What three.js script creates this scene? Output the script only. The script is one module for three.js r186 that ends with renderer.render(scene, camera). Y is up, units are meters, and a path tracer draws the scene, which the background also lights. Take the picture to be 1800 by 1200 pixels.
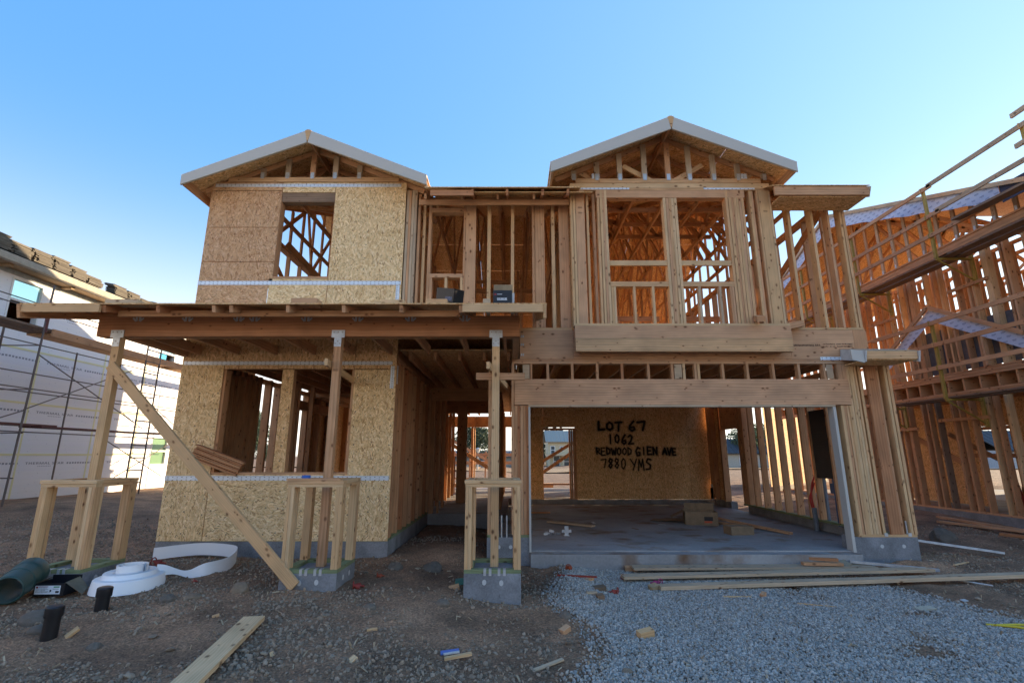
import * as THREE from 'three';
import { mergeGeometries } from 'three/addons/utils/BufferGeometryUtils.js';

// ---------------------------------------------------------------- camera, sky, sun, exposure
const scene = new THREE.Scene();
const camera = new THREE.PerspectiveCamera(69.17, 1800 / 1200, 0.1, 900);
camera.position.set(0, 1.4, 0);
camera.rotation.set(THREE.MathUtils.degToRad(12.95), 0, 0);
const renderer = new THREE.WebGLRenderer({ antialias: true });
renderer.toneMapping = THREE.LinearToneMapping;
renderer.toneMappingExposure = 3.0;
renderer.shadowMap.enabled = true;

const sunDir = new THREE.Vector3(0.912, 0.232, -0.41).normalize();
{
  const W = 1024, H = 512, data = new Float32Array(W * H * 4);
  const mix = (a, b, t) => a + (b - a) * t;
  // clear evening sky: deep blue overhead, paler below, a bright hazy band at the horizon raised to fill the shaded front, glow towards the sun
  const zen = [0.0175, 0.092, 0.275], mid = [0.062, 0.172, 0.325], hor = [0.60, 0.57, 0.50];
  for (let r = 0; r < H; r++) {
    const up = ((r + 0.5) / H - 0.5) * Math.PI, sy = Math.sin(up), cu = Math.cos(up), e = Math.max(0, up);
    const t = 1 - Math.exp(-e / 0.75), hz = Math.exp(-((e / 0.23) ** 2) * 0.8);
    for (let c = 0; c < W; c++) {
      const rd = ((c + 0.5) / W - 0.5) * 2 * Math.PI, x = Math.cos(rd) * cu, z = Math.sin(rd) * cu;
      const cg = x * sunDir.x + sy * sunDir.y + z * sunDir.z, g = Math.acos(Math.min(1, Math.max(-1, cg)));
      const glow = Math.exp(-g / 0.5), wide = 0.5 + 0.5 * cg;
      const i = (r * W + c) * 4;
      for (let k = 0; k < 3; k++) {
        let v = mix(mix(mid[k] * 1.25, zen[k], t), hor[k], hz);
        v += [0.22, 0.22, 0.16][k] * glow + [0.060, 0.088, 0.080][k] * wide * wide * (1 - 0.5 * t);
        data[i + k] = up < 0 ? [0.16, 0.14, 0.12][k] : v;
      }
      data[i + 3] = 1;
    }
  }
  const sky = new THREE.DataTexture(data, W, H, THREE.RGBAFormat, THREE.FloatType);
  sky.mapping = THREE.EquirectangularReflectionMapping;
  sky.magFilter = THREE.LinearFilter; sky.needsUpdate = true;
  scene.background = sky; scene.environment = sky;
}
const sun = new THREE.DirectionalLight(new THREE.Color(1.0, 0.78, 0.50), 3.8);
sun.position.copy(sunDir).multiplyScalar(120);
sun.castShadow = true; sun.shadow.radius = 1.2; sun.shadow.mapSize.set(4096, 4096);
Object.assign(sun.shadow.camera, { left: -60, right: 60, top: 40, bottom: -40, near: 1, far: 300 });
scene.add(sun, sun.target);

// ---------------------------------------------------------------- small helpers
function rngOf(seed) { let s = seed >>> 0; return () => { s = (s + 0x6d2b79f5) | 0; let t = Math.imul(s ^ (s >>> 15), 1 | s); t = (t + Math.imul(t ^ (t >>> 7), 61 | t)) ^ t; return ((t ^ (t >>> 14)) >>> 0) / 4294967296; }; }
const R = rngOf(7);
const rr = (a, b) => a + (b - a) * R();
const pick = (a) => a[Math.floor(R() * a.length) % a.length];
const used = {};
function numbered(name) { const n = used[name] = (used[name] ?? -1) + 1; return n ? name + '_' + String(n).padStart(3, '0') : name; }
function shade(o) { o.castShadow = o.receiveShadow = true; return o; }
function thing(name, label, category, pos = [0, 0, 0], group) {
  const o = new THREE.Group(); o.name = numbered(name); o.position.set(...pos);
  o.userData = { label, category }; if (group) o.userData.group = group;
  scene.add(o); return o;
}
function part(name, parent) { const o = new THREE.Group(); o.name = name; parent.add(o); return o; }
function baseOf(p) { while (p.parent && p.parent !== scene) p = p.parent; return p.position; }
function mesh(parent, name, geo, mat, o = {}) {
  const m = shade(new THREE.Mesh(geo, mat)); m.name = parent === scene ? numbered(name) : name;
  if (o.label) m.userData.label = o.label; if (o.kind) m.userData.kind = o.kind;
  parent.add(m); return m;
}
const V = (x, y, z) => new THREE.Vector3(x, y, z);
// a sawn piece: centre c, axes e (along the grain), n, k with full sizes L, w, h; uv in metres, grain along u
const SIGN = [[0, 1], [0, -1], [1, 1], [1, -1], [2, 1], [2, -1]];
function slab(c, e, n, k, L, w, h, cutFar = 0) {
  const P = [], N = [], U = [], I = [], ax = [e, n, k], sz = [L, w, h], ou = R() * 7, ov = R() * 7;
  for (const [a, s] of SIGN) {
    const b = (a + 1) % 3, d = (a + 2) % 3, at = P.length / 3;
    for (const [p, q] of [[-1, -1], [1, -1], [1, 1], [-1, 1]]) {
      const co = [0, 0, 0]; co[a] = s * sz[a] / 2; co[b] = p * sz[b] / 2; co[d] = q * sz[d] / 2;
      for (let i = 0; i < 3; i++) {
        const key = 'xyz'[i];
        P.push(c[key] + ax[0][key] * co[0] + ax[1][key] * co[1] + ax[2][key] * co[2]);
        N.push(ax[a][key] * s);
      }
      if (a === 0) U.push(ou + co[1], ov + co[2]); else U.push(ou + co[0], ov + (a === 1 ? co[2] : co[1]) + a * 0.31);
    }
    if (s > 0) I.push(at, at + 1, at + 2, at, at + 2, at + 3); else I.push(at, at + 2, at + 1, at, at + 3, at + 2);
  }
  const g = new THREE.BufferGeometry();
  g.setAttribute('position', new THREE.Float32BufferAttribute(P, 3)); g.setAttribute('normal', new THREE.Float32BufferAttribute(N, 3));
  g.setAttribute('uv', new THREE.Float32BufferAttribute(U, 2)); g.setIndex(I); return g;
}
const AX = [V(1, 0, 0), V(0, 1, 0), V(0, 0, 1)];
// axis-aligned piece between two corners in world metres; grain runs along the longest side unless told
function boxGeo(x0, x1, y0, y1, z0, z1, b = V(0, 0, 0), grain = -1) {
  const s = [x1 - x0, y1 - y0, Math.abs(z1 - z0)], c = V((x0 + x1) / 2 - b.x, (y0 + y1) / 2 - b.y, (z0 + z1) / 2 - b.z);
  const g = grain >= 0 ? grain : s.indexOf(Math.max(...s)), a = (g + 1) % 3, d = (g + 2) % 3;
  return slab(c, AX[g], AX[a], AX[d], s[g], s[a], s[d]);
}
function box(parent, name, x0, x1, y0, y1, z0, z1, mat, o = {}) { return mesh(parent, name, boxGeo(x0, x1, y0, y1, z0, z1, baseOf(parent), o.grain ?? -1), mat, o); }
// a piece from point a to point b, w wide (sideways) and h deep (towards up)
function barGeo(a, b, w, h, up = V(0, 1, 0), base = V(0, 0, 0)) {
  const e = b.clone().sub(a), L = e.length(); e.normalize();
  const n = new THREE.Vector3().crossVectors(up, e).normalize(), k = new THREE.Vector3().crossVectors(e, n);
  return slab(a.clone().add(b).multiplyScalar(0.5).sub(base), e, n, k, L, w, h);
}
// a flat sheet with four corners (in order) and thickness t below it
function quadGeo(c, t, base = V(0, 0, 0)) {
  const p = c.map((q) => V(...q).sub(base)), n = p[1].clone().sub(p[0]).cross(p[3].clone().sub(p[0])).normalize(), e = p[1].clone().sub(p[0]).normalize(), f = new THREE.Vector3().crossVectors(n, e), P = [], U = [], o = R() * 5;
  const all = [...p, ...p.map((q) => q.clone().addScaledVector(n, -t))], F = [[0, 1, 2, 3], [7, 6, 5, 4], [0, 4, 5, 1], [1, 5, 6, 2], [2, 6, 7, 3], [3, 7, 4, 0]];
  for (const s of F) for (const k of [s[0], s[1], s[2], s[0], s[2], s[3]]) { P.push(all[k].x, all[k].y, all[k].z); U.push(o + all[k].dot(e), o + all[k].dot(f)); }
  const g = new THREE.BufferGeometry(); g.setAttribute('position', new THREE.Float32BufferAttribute(P, 3)); g.setAttribute('uv', new THREE.Float32BufferAttribute(U, 2)); g.computeVertexNormals(); return g;
}
function bar(parent, name, a, b, w, h, mat, o = {}) { return mesh(parent, name, barGeo(V(...a), V(...b), w, h, o.up ? V(...o.up) : V(0, 1, 0), baseOf(parent)), mat, o); }
function tubeGeo(a, b, r, base = V(0, 0, 0), seg = 8, r2 = r) {
  const A = V(...a).sub(base), B = V(...b).sub(base), d = B.clone().sub(A), g = new THREE.CylinderGeometry(r2, r, d.length(), seg);
  g.applyQuaternion(new THREE.Quaternion().setFromUnitVectors(V(0, 1, 0), d.clone().normalize()));
  g.translate((A.x + B.x) / 2, (A.y + B.y) / 2, (A.z + B.z) / 2); return g;
}
function tube(parent, name, a, b, r, mat, o = {}) { return mesh(parent, name, tubeGeo(a, b, r, baseOf(parent), o.seg ?? 8, o.r2 ?? r), mat, o); }

// ---------------------------------------------------------------- noise and textures
function lattice(seed, n) { const r = rngOf(seed), a = new Float32Array(n * n); for (let i = 0; i < a.length; i++) a[i] = r(); return a; }
const LT = lattice(11, 256);
function vnoise(x, y, wx = 256, wy = 256) {
  let ix = Math.floor(x), iy = Math.floor(y), fx = x - ix, fy = y - iy; fx = fx * fx * (3 - 2 * fx); fy = fy * fy * (3 - 2 * fy);
  const m = (a, n) => ((a % n) + n) % n, x0 = m(ix, wx), x1 = m(ix + 1, wx), y0 = m(iy, wy), y1 = m(iy + 1, wy);
  const a = LT[(y0 & 255) * 256 + (x0 & 255)], b = LT[(y0 & 255) * 256 + (x1 & 255)], c = LT[(y1 & 255) * 256 + (x0 & 255)], d = LT[(y1 & 255) * 256 + (x1 & 255)];
  return a + (b - a) * fx + (c - a) * fy + (a - b - c + d) * fx * fy;
}
function fbm(x, y, o = 4) { let s = 0, a = 0.5; for (let i = 0; i < o; i++) { s += a * vnoise(x, y); x = x * 2 + 17.3; y = y * 2 + 5.1; a *= 0.5; } return s; }
function fbmP(x, y, o, px, py) { let s = 0, a = 0.5; for (let i = 0; i < o; i++) { s += a * vnoise(x, y, px, py); x = x * 2 + 17.3; y = y * 2 + 5.1; px *= 2; py *= 2; a *= 0.5; } return s; }
function dataTex(W, H, fn, rep = [1, 1], srgb = true) {
  const d = new Uint8Array(W * H * 4), o = [0, 0, 0];
  for (let y = 0; y < H; y++) for (let x = 0; x < W; x++) { fn(x / W, y / H, o); const i = (y * W + x) * 4; d[i] = Math.max(0, Math.min(255, o[0] * 255)); d[i + 1] = Math.max(0, Math.min(255, o[1] * 255)); d[i + 2] = Math.max(0, Math.min(255, o[2] * 255)); d[i + 3] = 255; }
  const t = new THREE.DataTexture(d, W, H); t.wrapS = t.wrapT = THREE.RepeatWrapping; t.magFilter = THREE.LinearFilter; t.minFilter = THREE.LinearFilter;
  if (srgb) t.colorSpace = THREE.SRGBColorSpace; t.repeat.set(...rep); t.needsUpdate = true; return t;
}
function canvasTex(W, H, draw, rep = [1, 1], srgb = true) {
  const c = document.createElement('canvas'); c.width = W; c.height = H; draw(c.getContext('2d'), W, H);
  const t = new THREE.CanvasTexture(c); t.wrapS = t.wrapT = THREE.RepeatWrapping; if (srgb) t.colorSpace = THREE.SRGBColorSpace; t.repeat.set(...rep); t.needsUpdate = true; return t;
}
// sawn lumber: long streaks, growth-ring bands, knots; 2.4 m along the grain, 0.6 m across
function woodTex(seed, ring, knots, contrast) {
  const r = rngOf(seed), K = []; for (let i = 0; i < knots; i++) K.push([r(), r(), 0.006 + r() * 0.011, 0.6 + r() * 0.4]);
  const s0 = seed * 13.7;
  return dataTex(1024, 512, (u, v, o) => {
    let bend = 0, dark = 0, red = 0;
    for (const [ku, kv, kr, ks] of K) {
      let du = u - ku, dv = v - kv; du -= Math.round(du); dv -= Math.round(dv);
      const X = du * 2.4, Y = dv * 0.6, d = Math.hypot(X * 0.62, Y);
      if (d < 0.14) { bend += Math.sign(Y || 1) * 0.012 * Math.exp(-d / 0.025); const f = Math.exp(-Math.pow(d / kr, 3)) * ks; dark += f * 0.42; red += f * 0.5 + 0.25 * ks * Math.exp(-d / (kr * 2.2)); }
    }
    const y = v * 0.6 + bend, wob = vnoise(u * 6, v * 8, 6, 8) * 0.02 + vnoise(u * 2, v * 4 + s0, 2, 256) * 0.02;
    const band = 0.5 + 0.5 * Math.sin((y + wob) * ring + 3 * vnoise(u * 3, v * 5 + s0, 3, 256));
    const fine = vnoise(u * 14, (y + wob * 0.2) * 420 + s0, 14, 256), mid = vnoise(u * 5, (y + wob) * 70 + s0, 5, 256), blot = fbmP(u * 8 + s0, v * 3, 3, 8, 3);
    let L = 0.90 + contrast * ((band - 0.5) * 0.05 + (fine - 0.5) * 0.09 + (mid - 0.5) * 0.045 + (blot - 0.45) * 0.22) - dark;
    o[0] = L; o[1] = L - 0.02 * (1 - band) * contrast - red * 0.09; o[2] = L - 0.05 * (1 - band) * contrast - red * 0.15;
  }, [1 / 2.4, 1 / 0.6]);
}
const woodA = woodTex(3, 260, 26, 0.9), woodB = woodTex(8, 150, 18, 1.15), woodC = woodTex(21, 330, 36, 0.8);
const lumber = (r, g, b, t, rough = 0.82) => new THREE.MeshStandardMaterial({ color: new THREE.Color().setRGB(r / 0.8, g / 0.8, b / 0.8), map: t, roughness: rough, bumpMap: t, bumpScale: 0.0012 });
const WOOD = {
  pale: [lumber(0.69, 0.455, 0.245, woodA), lumber(0.65, 0.41, 0.21, woodC), lumber(0.71, 0.49, 0.28, woodA), lumber(0.64, 0.39, 0.205, woodB)],
  fir: [lumber(0.58, 0.325, 0.175, woodB), lumber(0.61, 0.355, 0.20, woodA), lumber(0.54, 0.29, 0.15, woodC)],
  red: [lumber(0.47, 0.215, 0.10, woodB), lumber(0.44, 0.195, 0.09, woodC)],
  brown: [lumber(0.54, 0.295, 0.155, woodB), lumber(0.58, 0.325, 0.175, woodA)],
  grey: [lumber(0.54, 0.41, 0.28, woodA), lumber(0.47, 0.35, 0.24, woodC)],
  old: [lumber(0.26, 0.175, 0.12, woodB), lumber(0.23, 0.155, 0.11, woodC)],
  glulam: [lumber(0.62, 0.36, 0.21, woodB)],
  treated: [lumber(0.22, 0.27, 0.14, woodA)],
};
const wd = (k) => pick(WOOD[k]);
// strand board: thousands of wood flakes lying mostly along one way; 1.2 x 2.4 m
function osbTex(seed, along) {
  return canvasTex(1024, 2048, (x, W, H) => {
    const r = rngOf(seed); x.fillStyle = 'rgb(222,200,160)'; x.fillRect(0, 0, W, H);
    const tones = [[246, 229, 190], [238, 218, 176], [230, 207, 162], [218, 192, 146], [250, 236, 204], [200, 166, 120], [236, 212, 168], [226, 206, 168]];
    for (let i = 0; i < 12000; i++) {
      const t = tones[Math.floor(r() * tones.length)], j = 0.93 + r() * 0.1, L = 34 + r() * r() * 120, w = 7 + r() * 19, a = along + (r() + r() + r() - 1.5) * 1.3;
      const X = r() * W, Y = r() * H;
      x.fillStyle = `rgba(${t[0] * j | 0},${t[1] * j | 0},${t[2] * j | 0},${0.45 + r() * 0.5})`;
      for (const [ox, oy] of [[0, 0], [X > W - 110 ? -W : X < 110 ? W : 0, 0], [0, Y > H - 110 ? -H : Y < 110 ? H : 0]]) {
        if (ox === 0 && oy === 0 && (X < 110 || X > W - 110 || Y < 110 || Y > H - 110) === false && false) continue;
        x.save(); x.translate(X + ox, Y + oy); x.rotate(a); x.beginPath(); x.moveTo(-L / 2, -w * 0.3); x.lineTo(L * 0.4, -w / 2); x.lineTo(L / 2, w * 0.2); x.lineTo(-L * 0.35, w / 2); x.closePath(); x.fill();
        if (r() < 0.36) { x.strokeStyle = `rgba(126,88,50,${0.18 + r() * 0.36})`; x.lineWidth = 1 + r() * 1.7; x.beginPath(); x.moveTo(-L / 2, -w * 0.3); x.lineTo(-L * 0.35, w / 2); x.lineTo(L / 2, w * 0.2); x.stroke(); }
        x.restore(); if (ox === 0 && oy === 0 && X > 110 && X < W - 110 && Y > 110 && Y < H - 110) break;
      }
    }
    for (let i = 0; i < 900; i++) { const L = 10 + r() * 40, a = along + (r() - 0.5) * 2; x.save(); x.translate(r() * W, r() * H); x.rotate(a); x.fillStyle = `rgba(${96 + r() * 40 | 0},${58 + r() * 30 | 0},${30 + r() * 18 | 0},${0.35 + r() * 0.5})`; x.fillRect(-L / 2, -1.5, L, 2 + r() * 6); x.restore(); }
  }, [1 / 1.2, 1 / 2.4]);
}
const osbV = osbTex(5, Math.PI / 2), osbH = osbTex(9, 0);
const osb = (r, g, b, t) => new THREE.MeshStandardMaterial({ color: new THREE.Color().setRGB(r / 0.66, g / 0.6, b / 0.45), map: t, roughness: 0.8, bumpMap: t, bumpScale: 0.0015 });
const OSB = {
  palV: osb(0.72, 0.58, 0.375, osbV), palH: osb(0.74, 0.60, 0.39, osbH), tanV: osb(0.68, 0.50, 0.30, osbV), tanH: osb(0.68, 0.50, 0.30, osbH), brnV: osb(0.53, 0.355, 0.23, osbV), brnH: osb(0.56, 0.38, 0.245, osbH),
};
const concTex = dataTex(512, 512, (u, v, o) => { const n = 0.80 + 0.36 * (fbmP(u * 8, v * 8, 5, 8, 8) - 0.47) + 0.10 * (vnoise(u * 128, v * 128, 128, 128) - 0.5) - (vnoise(u * 90, v * 90, 90, 90) > 0.93 ? 0.12 : 0); o[0] = n; o[1] = n; o[2] = n * 1.0; }, [0.6, 0.6]);
const concrete = new THREE.MeshStandardMaterial({ color: new THREE.Color().setRGB(0.37, 0.375, 0.395), map: concTex, roughness: 0.9, bumpMap: concTex, bumpScale: 0.004 });
const slabTex = dataTex(1024, 1024, (u, v, o) => { const f = fbmP(u * 6, v * 6, 5, 6, 6), d = Math.max(0, fbmP(u * 11 + 40, v * 11, 4, 11, 11) - 0.52) * 3.2, n = 0.80 + 0.3 * (f - 0.47) + 0.06 * (vnoise(u * 200, v * 200, 200, 200) - 0.5); o[0] = n * (1 - d * 0.25); o[1] = n * (1 - d * 0.45); o[2] = n * (1 - d * 0.6); }, [0.22, 0.22]);
const slabMat = new THREE.MeshStandardMaterial({ color: new THREE.Color().setRGB(0.50, 0.485, 0.48), map: slabTex, roughness: 0.88, bumpMap: slabTex, bumpScale: 0.002 });
const plain = (r, g, b, rough = 0.6, metal = 0) => new THREE.MeshStandardMaterial({ color: new THREE.Color().setRGB(r, g, b), roughness: rough, metalness: metal });
const speckTex = dataTex(256, 256, (u, v, o) => { const n = 0.86 + 0.22 * (fbmP(u * 8, v * 8, 4, 8, 8) - 0.47) + 0.08 * (vnoise(u * 128, v * 128, 128, 128) - 0.5); o[0] = o[1] = o[2] = n; }, [1.5, 1.5]);
const worn = (r, g, b, rough = 0.6, metal = 0) => new THREE.MeshStandardMaterial({ color: new THREE.Color().setRGB(r, g, b), map: speckTex, roughness: rough, metalness: metal, bumpMap: speckTex, bumpScale: 0.001 });
// galvanised strap with two rows of punched holes: 0.2 m per repeat
const strapTex = canvasTex(256, 128, (x, W, H) => { x.fillStyle = 'rgb(232,236,240)'; x.fillRect(0, 0, W, H); const r = rngOf(4); for (let i = 0; i < 300; i++) { const q = 205 + r() * 50 | 0; x.fillStyle = `rgba(${q},${q},${q},.35)`; x.fillRect(r() * W, r() * H, 4 + r() * 22, 3 + r() * 12); } x.fillStyle = 'rgb(58,48,40)'; for (let i = 0; i < 4; i++) { x.beginPath(); x.arc(32 + 64 * i, 30 + (i % 2) * 10, 9, 0, 7); x.fill(); x.beginPath(); x.arc(32 + 64 * i, 98 - (i % 2) * 10, 9, 0, 7); x.fill(); } x.fillRect(0, 61, W, 3); }, [3.6, 1 / 0.07]);
const strapMat = new THREE.MeshStandardMaterial({ color: new THREE.Color().setRGB(0.90, 0.94, 1.0), map: strapTex, roughness: 0.38, metalness: 0.2 });
const galv = worn(0.74, 0.77, 0.80, 0.4, 0.45);
const primed = plain(0.53, 0.505, 0.46, 0.7), white = worn(0.78, 0.78, 0.77, 0.6);

// ---------------------------------------------------------------- the framed house in the middle
const house = thing('framed_house', 'two storey wood framed house under construction with two front gables and open garage', 'house', [0.4, 0, -8]);
const jz = () => rr(-0.003, 0.003);
function panelZ(parent, name, x0, x1, y0, y1, z, mat, o = {}) { const b = baseOf(parent), t = o.t ?? 0.011; return mesh(parent, name, slab(V((x0 + x1) / 2 - b.x, (y0 + y1) / 2 - b.y, z - t / 2 - b.z), AX[0], AX[1], AX[2], x1 - x0 - 0.012, y1 - y0 - 0.012, t), mat, o); }
function panelX(parent, name, z0, z1, y0, y1, x, mat, o = {}) { const b = baseOf(parent), t = o.t ?? 0.011; return mesh(parent, name, slab(V(x - b.x, (y0 + y1) / 2 - b.y, (z0 + z1) / 2 - b.z), V(0, 0, -1), AX[1], AX[0], Math.abs(z1 - z0) - 0.004, y1 - y0 - 0.004, t), mat, o); }
const nails = [];   // dark nail heads and staples in the sheathing, one piece of stuff
function nailRow(x0, x1, y0, y1, z, step) { const n = Math.max(1, Math.round(Math.hypot(x1 - x0, y1 - y0) / step)); for (let i = 0; i <= n; i++) { const t = i / n; const g = new THREE.CylinderGeometry(0.011, 0.011, 0.004, 6); g.rotateX(Math.PI / 2); g.translate(x0 + (x1 - x0) * t + rr(-.012, .012) - 0.4, y0 + (y1 - y0) * t + rr(-.03, .03), z + 0.001 + 8); nails.push(g); } }
// upright stud in a wall parallel to the facade: left edge x, front face z, d deep
function studZ(x, y0, y1, z, kind = 'pale', w = 0.038, d = 0.14, name = 'stud') { const q = y1 - y0 > 1.5 ? 0.006 : 0.001, zc = z + jz() - d / 2, xc = x + w / 2; return bar(house, name, [xc + rr(-q, q), y0, zc], [xc + rr(-q, q), y1, zc + rr(-q, q)], w, d, wd(kind), { up: [0, 0, 1] }); }
function packZ(x0, x1, y0, y1, z, kinds, d = 0.14, w = 0.04) { const n = Math.max(1, Math.round((x1 - x0) / (w + 0.004))), s = (x1 - x0) / n; for (let i = 0; i < n; i++) studZ(x0 + i * s + 0.002, y0, y1, z + rr(-.004, .004), kinds[i % kinds.length], s - 0.004, d); }
function studX(z, y0, y1, x, kind = 'fir', d = 0.14, w = 0.038, name = 'stud') { return box(house, name, x - d, x, y0, y1, z - w, z, wd(kind)); }

// --- concrete
const F = 0.165;
box(house, 'foundation_wall', -5.25, -1.83, -0.7, F, -7.95, -7.762, concrete);
box(house, 'foundation_wall', -1.98, -1.832, -0.7, F, -11.3, -7.952, concrete);
box(house, 'foundation_wall', -5.25, -5.1, -0.7, F, -20.2, -7.952, concrete);
box(house, 'foundation_wall', -0.38, 0.27, -0.7, F + 0.02, -8.25, -7.985, concrete);
box(house, 'foundation_wall', -0.38, -0.1, -0.7, F + 0.02, -15.3, -8.252, concrete);
box(house, 'foundation_wall', 5.17, 6.16, -0.7, 0.19, -8.25, -7.985, concrete);
box(house, 'foundation_wall', 5.97, 6.14, -0.7, F + 0.01, -13.1, -8.252, concrete);
box(house, 'foundation_wall', 5.97, 6.14, -0.7, F, -20.2, -14.1, concrete);
box(house, 'foundation_wall', 0.0, 5.968, -0.6, 0.135, -15.4, -15.22, concrete);
box(house, 'floor_slab', -5.1, -1.984, -0.6, F - 0.002, -20.2, -7.956, slabMat);
box(house, 'floor_slab', -1.98, -0.385, -0.6, F, -20.2, -11.305, slabMat);
box(house, 'floor_slab', -0.38, 5.965, -0.6, F - 0.004, -20.2, -15.404, slabMat);
box(house, 'garage_slab', -0.095, 5.965, -0.6, 0, -15.216, -8.0, slabMat);
box(house, 'garage_slab', 0.275, 5.165, -0.6, -0.022, -7.998, -7.80, slabMat);
// --- pedestals: concrete pier, treated sill, stub studs and a double top ring round each porch post
function pedestal(cx, kinds) {
  const x0 = cx - 0.32, x1 = cx + 0.32, z1 = -5.97, z0 = -6.63;
  const p = box(house, 'concrete_pier', x0, x1, -0.6, 0.112, z0, z1, concrete);
  for (const [x, z, f] of [[cx - 0.09, z1, 0], [cx + 0.1, z1, 0], [x1, -6.2, 1], [x1, -6.42, 1]]) {
    const g = new THREE.CylinderGeometry(0.026, 0.026, 0.006, 14); if (f) g.rotateZ(Math.PI / 2); else g.rotateX(Math.PI / 2);
    g.scale(f ? 1 : 0.9, 1.15, 1); g.translate(x - 0.4, rr(-.01, .01) + 0.02, z + 8); mesh(p, 'white_patch', g, white);
  }
  for (const a of [[x0, x1, z1 - 0.09, z1], [x0, x1, z0, z0 + 0.09], [x0, x0 + 0.09, z0 + 0.092, z1 - 0.092], [x1 - 0.09, x1, z0 + 0.092, z1 - 0.092]]) box(house, 'treated_sill', a[0], a[1], 0.113, 0.152, a[2], a[3], wd('treated'));
  for (const dx of [-0.1, -0.04, 0.06, 0.12]) box(house, 'sill_clip', cx + dx, cx + dx + 0.03, 0.09, 0.157, z1 - 0.06, z1 + 0.004, galv);
  const s = (a, b, c, d) => box(house, 'stub_stud', a, b, 0.153, 1.04, c, d, wd(kinds));
  for (const zf of [z1, z0 + 0.09]) {
    s(x0 + .002, x0 + 0.039, zf - 0.089, zf - rr(0, .003)); s(x0 + 0.041, x0 + 0.078, zf - 0.087, zf - rr(.001, .004));
    s(x1 - 0.039, x1 - .002, zf - 0.089, zf - rr(0, .003)); s(x1 - 0.078, x1 - 0.041, zf - 0.087, zf - rr(.001, .004));
  }
  for (const sx of [x0, x1 - 0.089]) { s(sx, sx + 0.089, z1 - 0.13, z1 - 0.093); s(sx, sx + 0.089, z0 + 0.093, z0 + 0.13); }
  for (const [y, e] of [[1.041, 0], [1.081, 0.01]]) {
    box(house, 'top_ring', x0 - e, x1 + e, y, y + 0.038, z1 - 0.089, z1 + e, wd(kinds)); box(house, 'top_ring', x0, x1, y, y + 0.038, z0 - e, z0 + 0.089, wd(kinds));
    box(house, 'top_ring', x0, x0 + 0.089, y, y + 0.038, z0 + 0.091, z1 - 0.091, wd(kinds)); box(house, 'top_ring', x1 - 0.089, x1, y, y + 0.038, z0 + 0.091, z1 - 0.091, wd(kinds));
  }
}
pedestal(-5.15, 'pale'); pedestal(-2.28, 'pale'); pedestal(-0.22, 'pale');
box(house, 'top_ring', -2.62, -2.0, 1.12, 1.138, -6.04, -5.955, WOOD.fir[1]);
for (const [x, k] of [[-5.17, 'pale'], [-2.275, 'red'], [-0.21, 'pale']]) {
  const p = box(house, 'porch_post', x - 0.047, x + 0.047, 0.115, 2.92, -6.39, -6.297, k === 'red' ? WOOD.fir[0] : WOOD[k][0]);
  const cap = box(house, 'post_cap', x - 0.085, x + 0.085, 2.90, 3.0, -6.296, -6.289, galv);
  box(cap, 'cap_tongue', x - 0.046, x + 0.046, 2.78, 2.899, -6.295, -6.289, galv);
  for (const [dx, dy] of [[-.055, .07], [0, .07], [.055, .07], [-.03, -.08], [.03, -.08], [0, -.05]]) { const g = new THREE.CylinderGeometry(0.007, 0.007, 0.004, 6); g.rotateX(Math.PI / 2); g.translate(x + dx - 0.4, 2.9 + dy, -6.286 + 8); mesh(cap, 'bolt', g, WOOD.old[0]); }
}
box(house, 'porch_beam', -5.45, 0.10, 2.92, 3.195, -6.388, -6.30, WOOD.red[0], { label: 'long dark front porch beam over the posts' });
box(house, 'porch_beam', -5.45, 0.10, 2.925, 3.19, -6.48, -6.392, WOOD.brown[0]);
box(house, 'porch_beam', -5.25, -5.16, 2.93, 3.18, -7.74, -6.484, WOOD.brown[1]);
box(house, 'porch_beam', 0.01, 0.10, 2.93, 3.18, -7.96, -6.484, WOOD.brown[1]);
// porch roof: rafters, deck panels, end fascias, ties
const slope = 0.255;
for (const x of [-5.6, -4.93, -4.28, -3.605, -3.395, -2.71, -2.035, -1.34, -0.62, 0.06]) {
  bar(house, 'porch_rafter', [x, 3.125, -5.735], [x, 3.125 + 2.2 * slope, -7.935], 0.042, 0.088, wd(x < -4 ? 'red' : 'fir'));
  if (x > -5.5 && x < 0) for (const s of [-1, 1]) { const t = box(house, 'rafter_tie', x + s * 0.022 - 0.013, x + s * 0.022 + 0.013, 3.12, 3.20, -6.299, -6.292, galv); t.rotation.z = 0; bar(t, 'tie_wing', [x + s * 0.025, 3.12, -6.293], [x + s * 0.07, 3.165, -6.293], 0.004, 0.022, galv, { up: [0, 1, 0] }); }
}
for (const [x0, x1] of [[-5.93, -4.29], [-4.285, -2.05], [-2.045, 0.42]]) bar(house, 'roof_deck', [(x0 + x1) / 2, 3.178, -5.70], [(x0 + x1) / 2, 3.178 + 2.27 * slope, -7.97], x1 - x0, 0.014, OSB.tanH);
box(house, 'fascia_board', -5.9, -4.96, 3.075, 3.172, -5.735, -5.697, WOOD.pale[1]);
box(house, 'fascia_board', -0.595, 0.375, 3.075, 3.172, -5.735, -5.697, WOOD.pale[0]);
for (const [x, m] of [[-5.915, 'fir'], [0.395, 'pale']]) bar(house, 'barge_board', [x, 3.085, -5.69], [x, 3.085 + 2.25 * slope, -7.94], 0.036, 0.17, WOOD[m][0]);
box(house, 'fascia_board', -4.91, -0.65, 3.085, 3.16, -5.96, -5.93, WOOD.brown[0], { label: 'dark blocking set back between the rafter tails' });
for (let x = -5.0; x < 0.0; x += 0.61) box(house, 'ceiling_joist', x, x + 0.04, 2.96, 3.1, -7.74, -6.484, wd('brown'));
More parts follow.
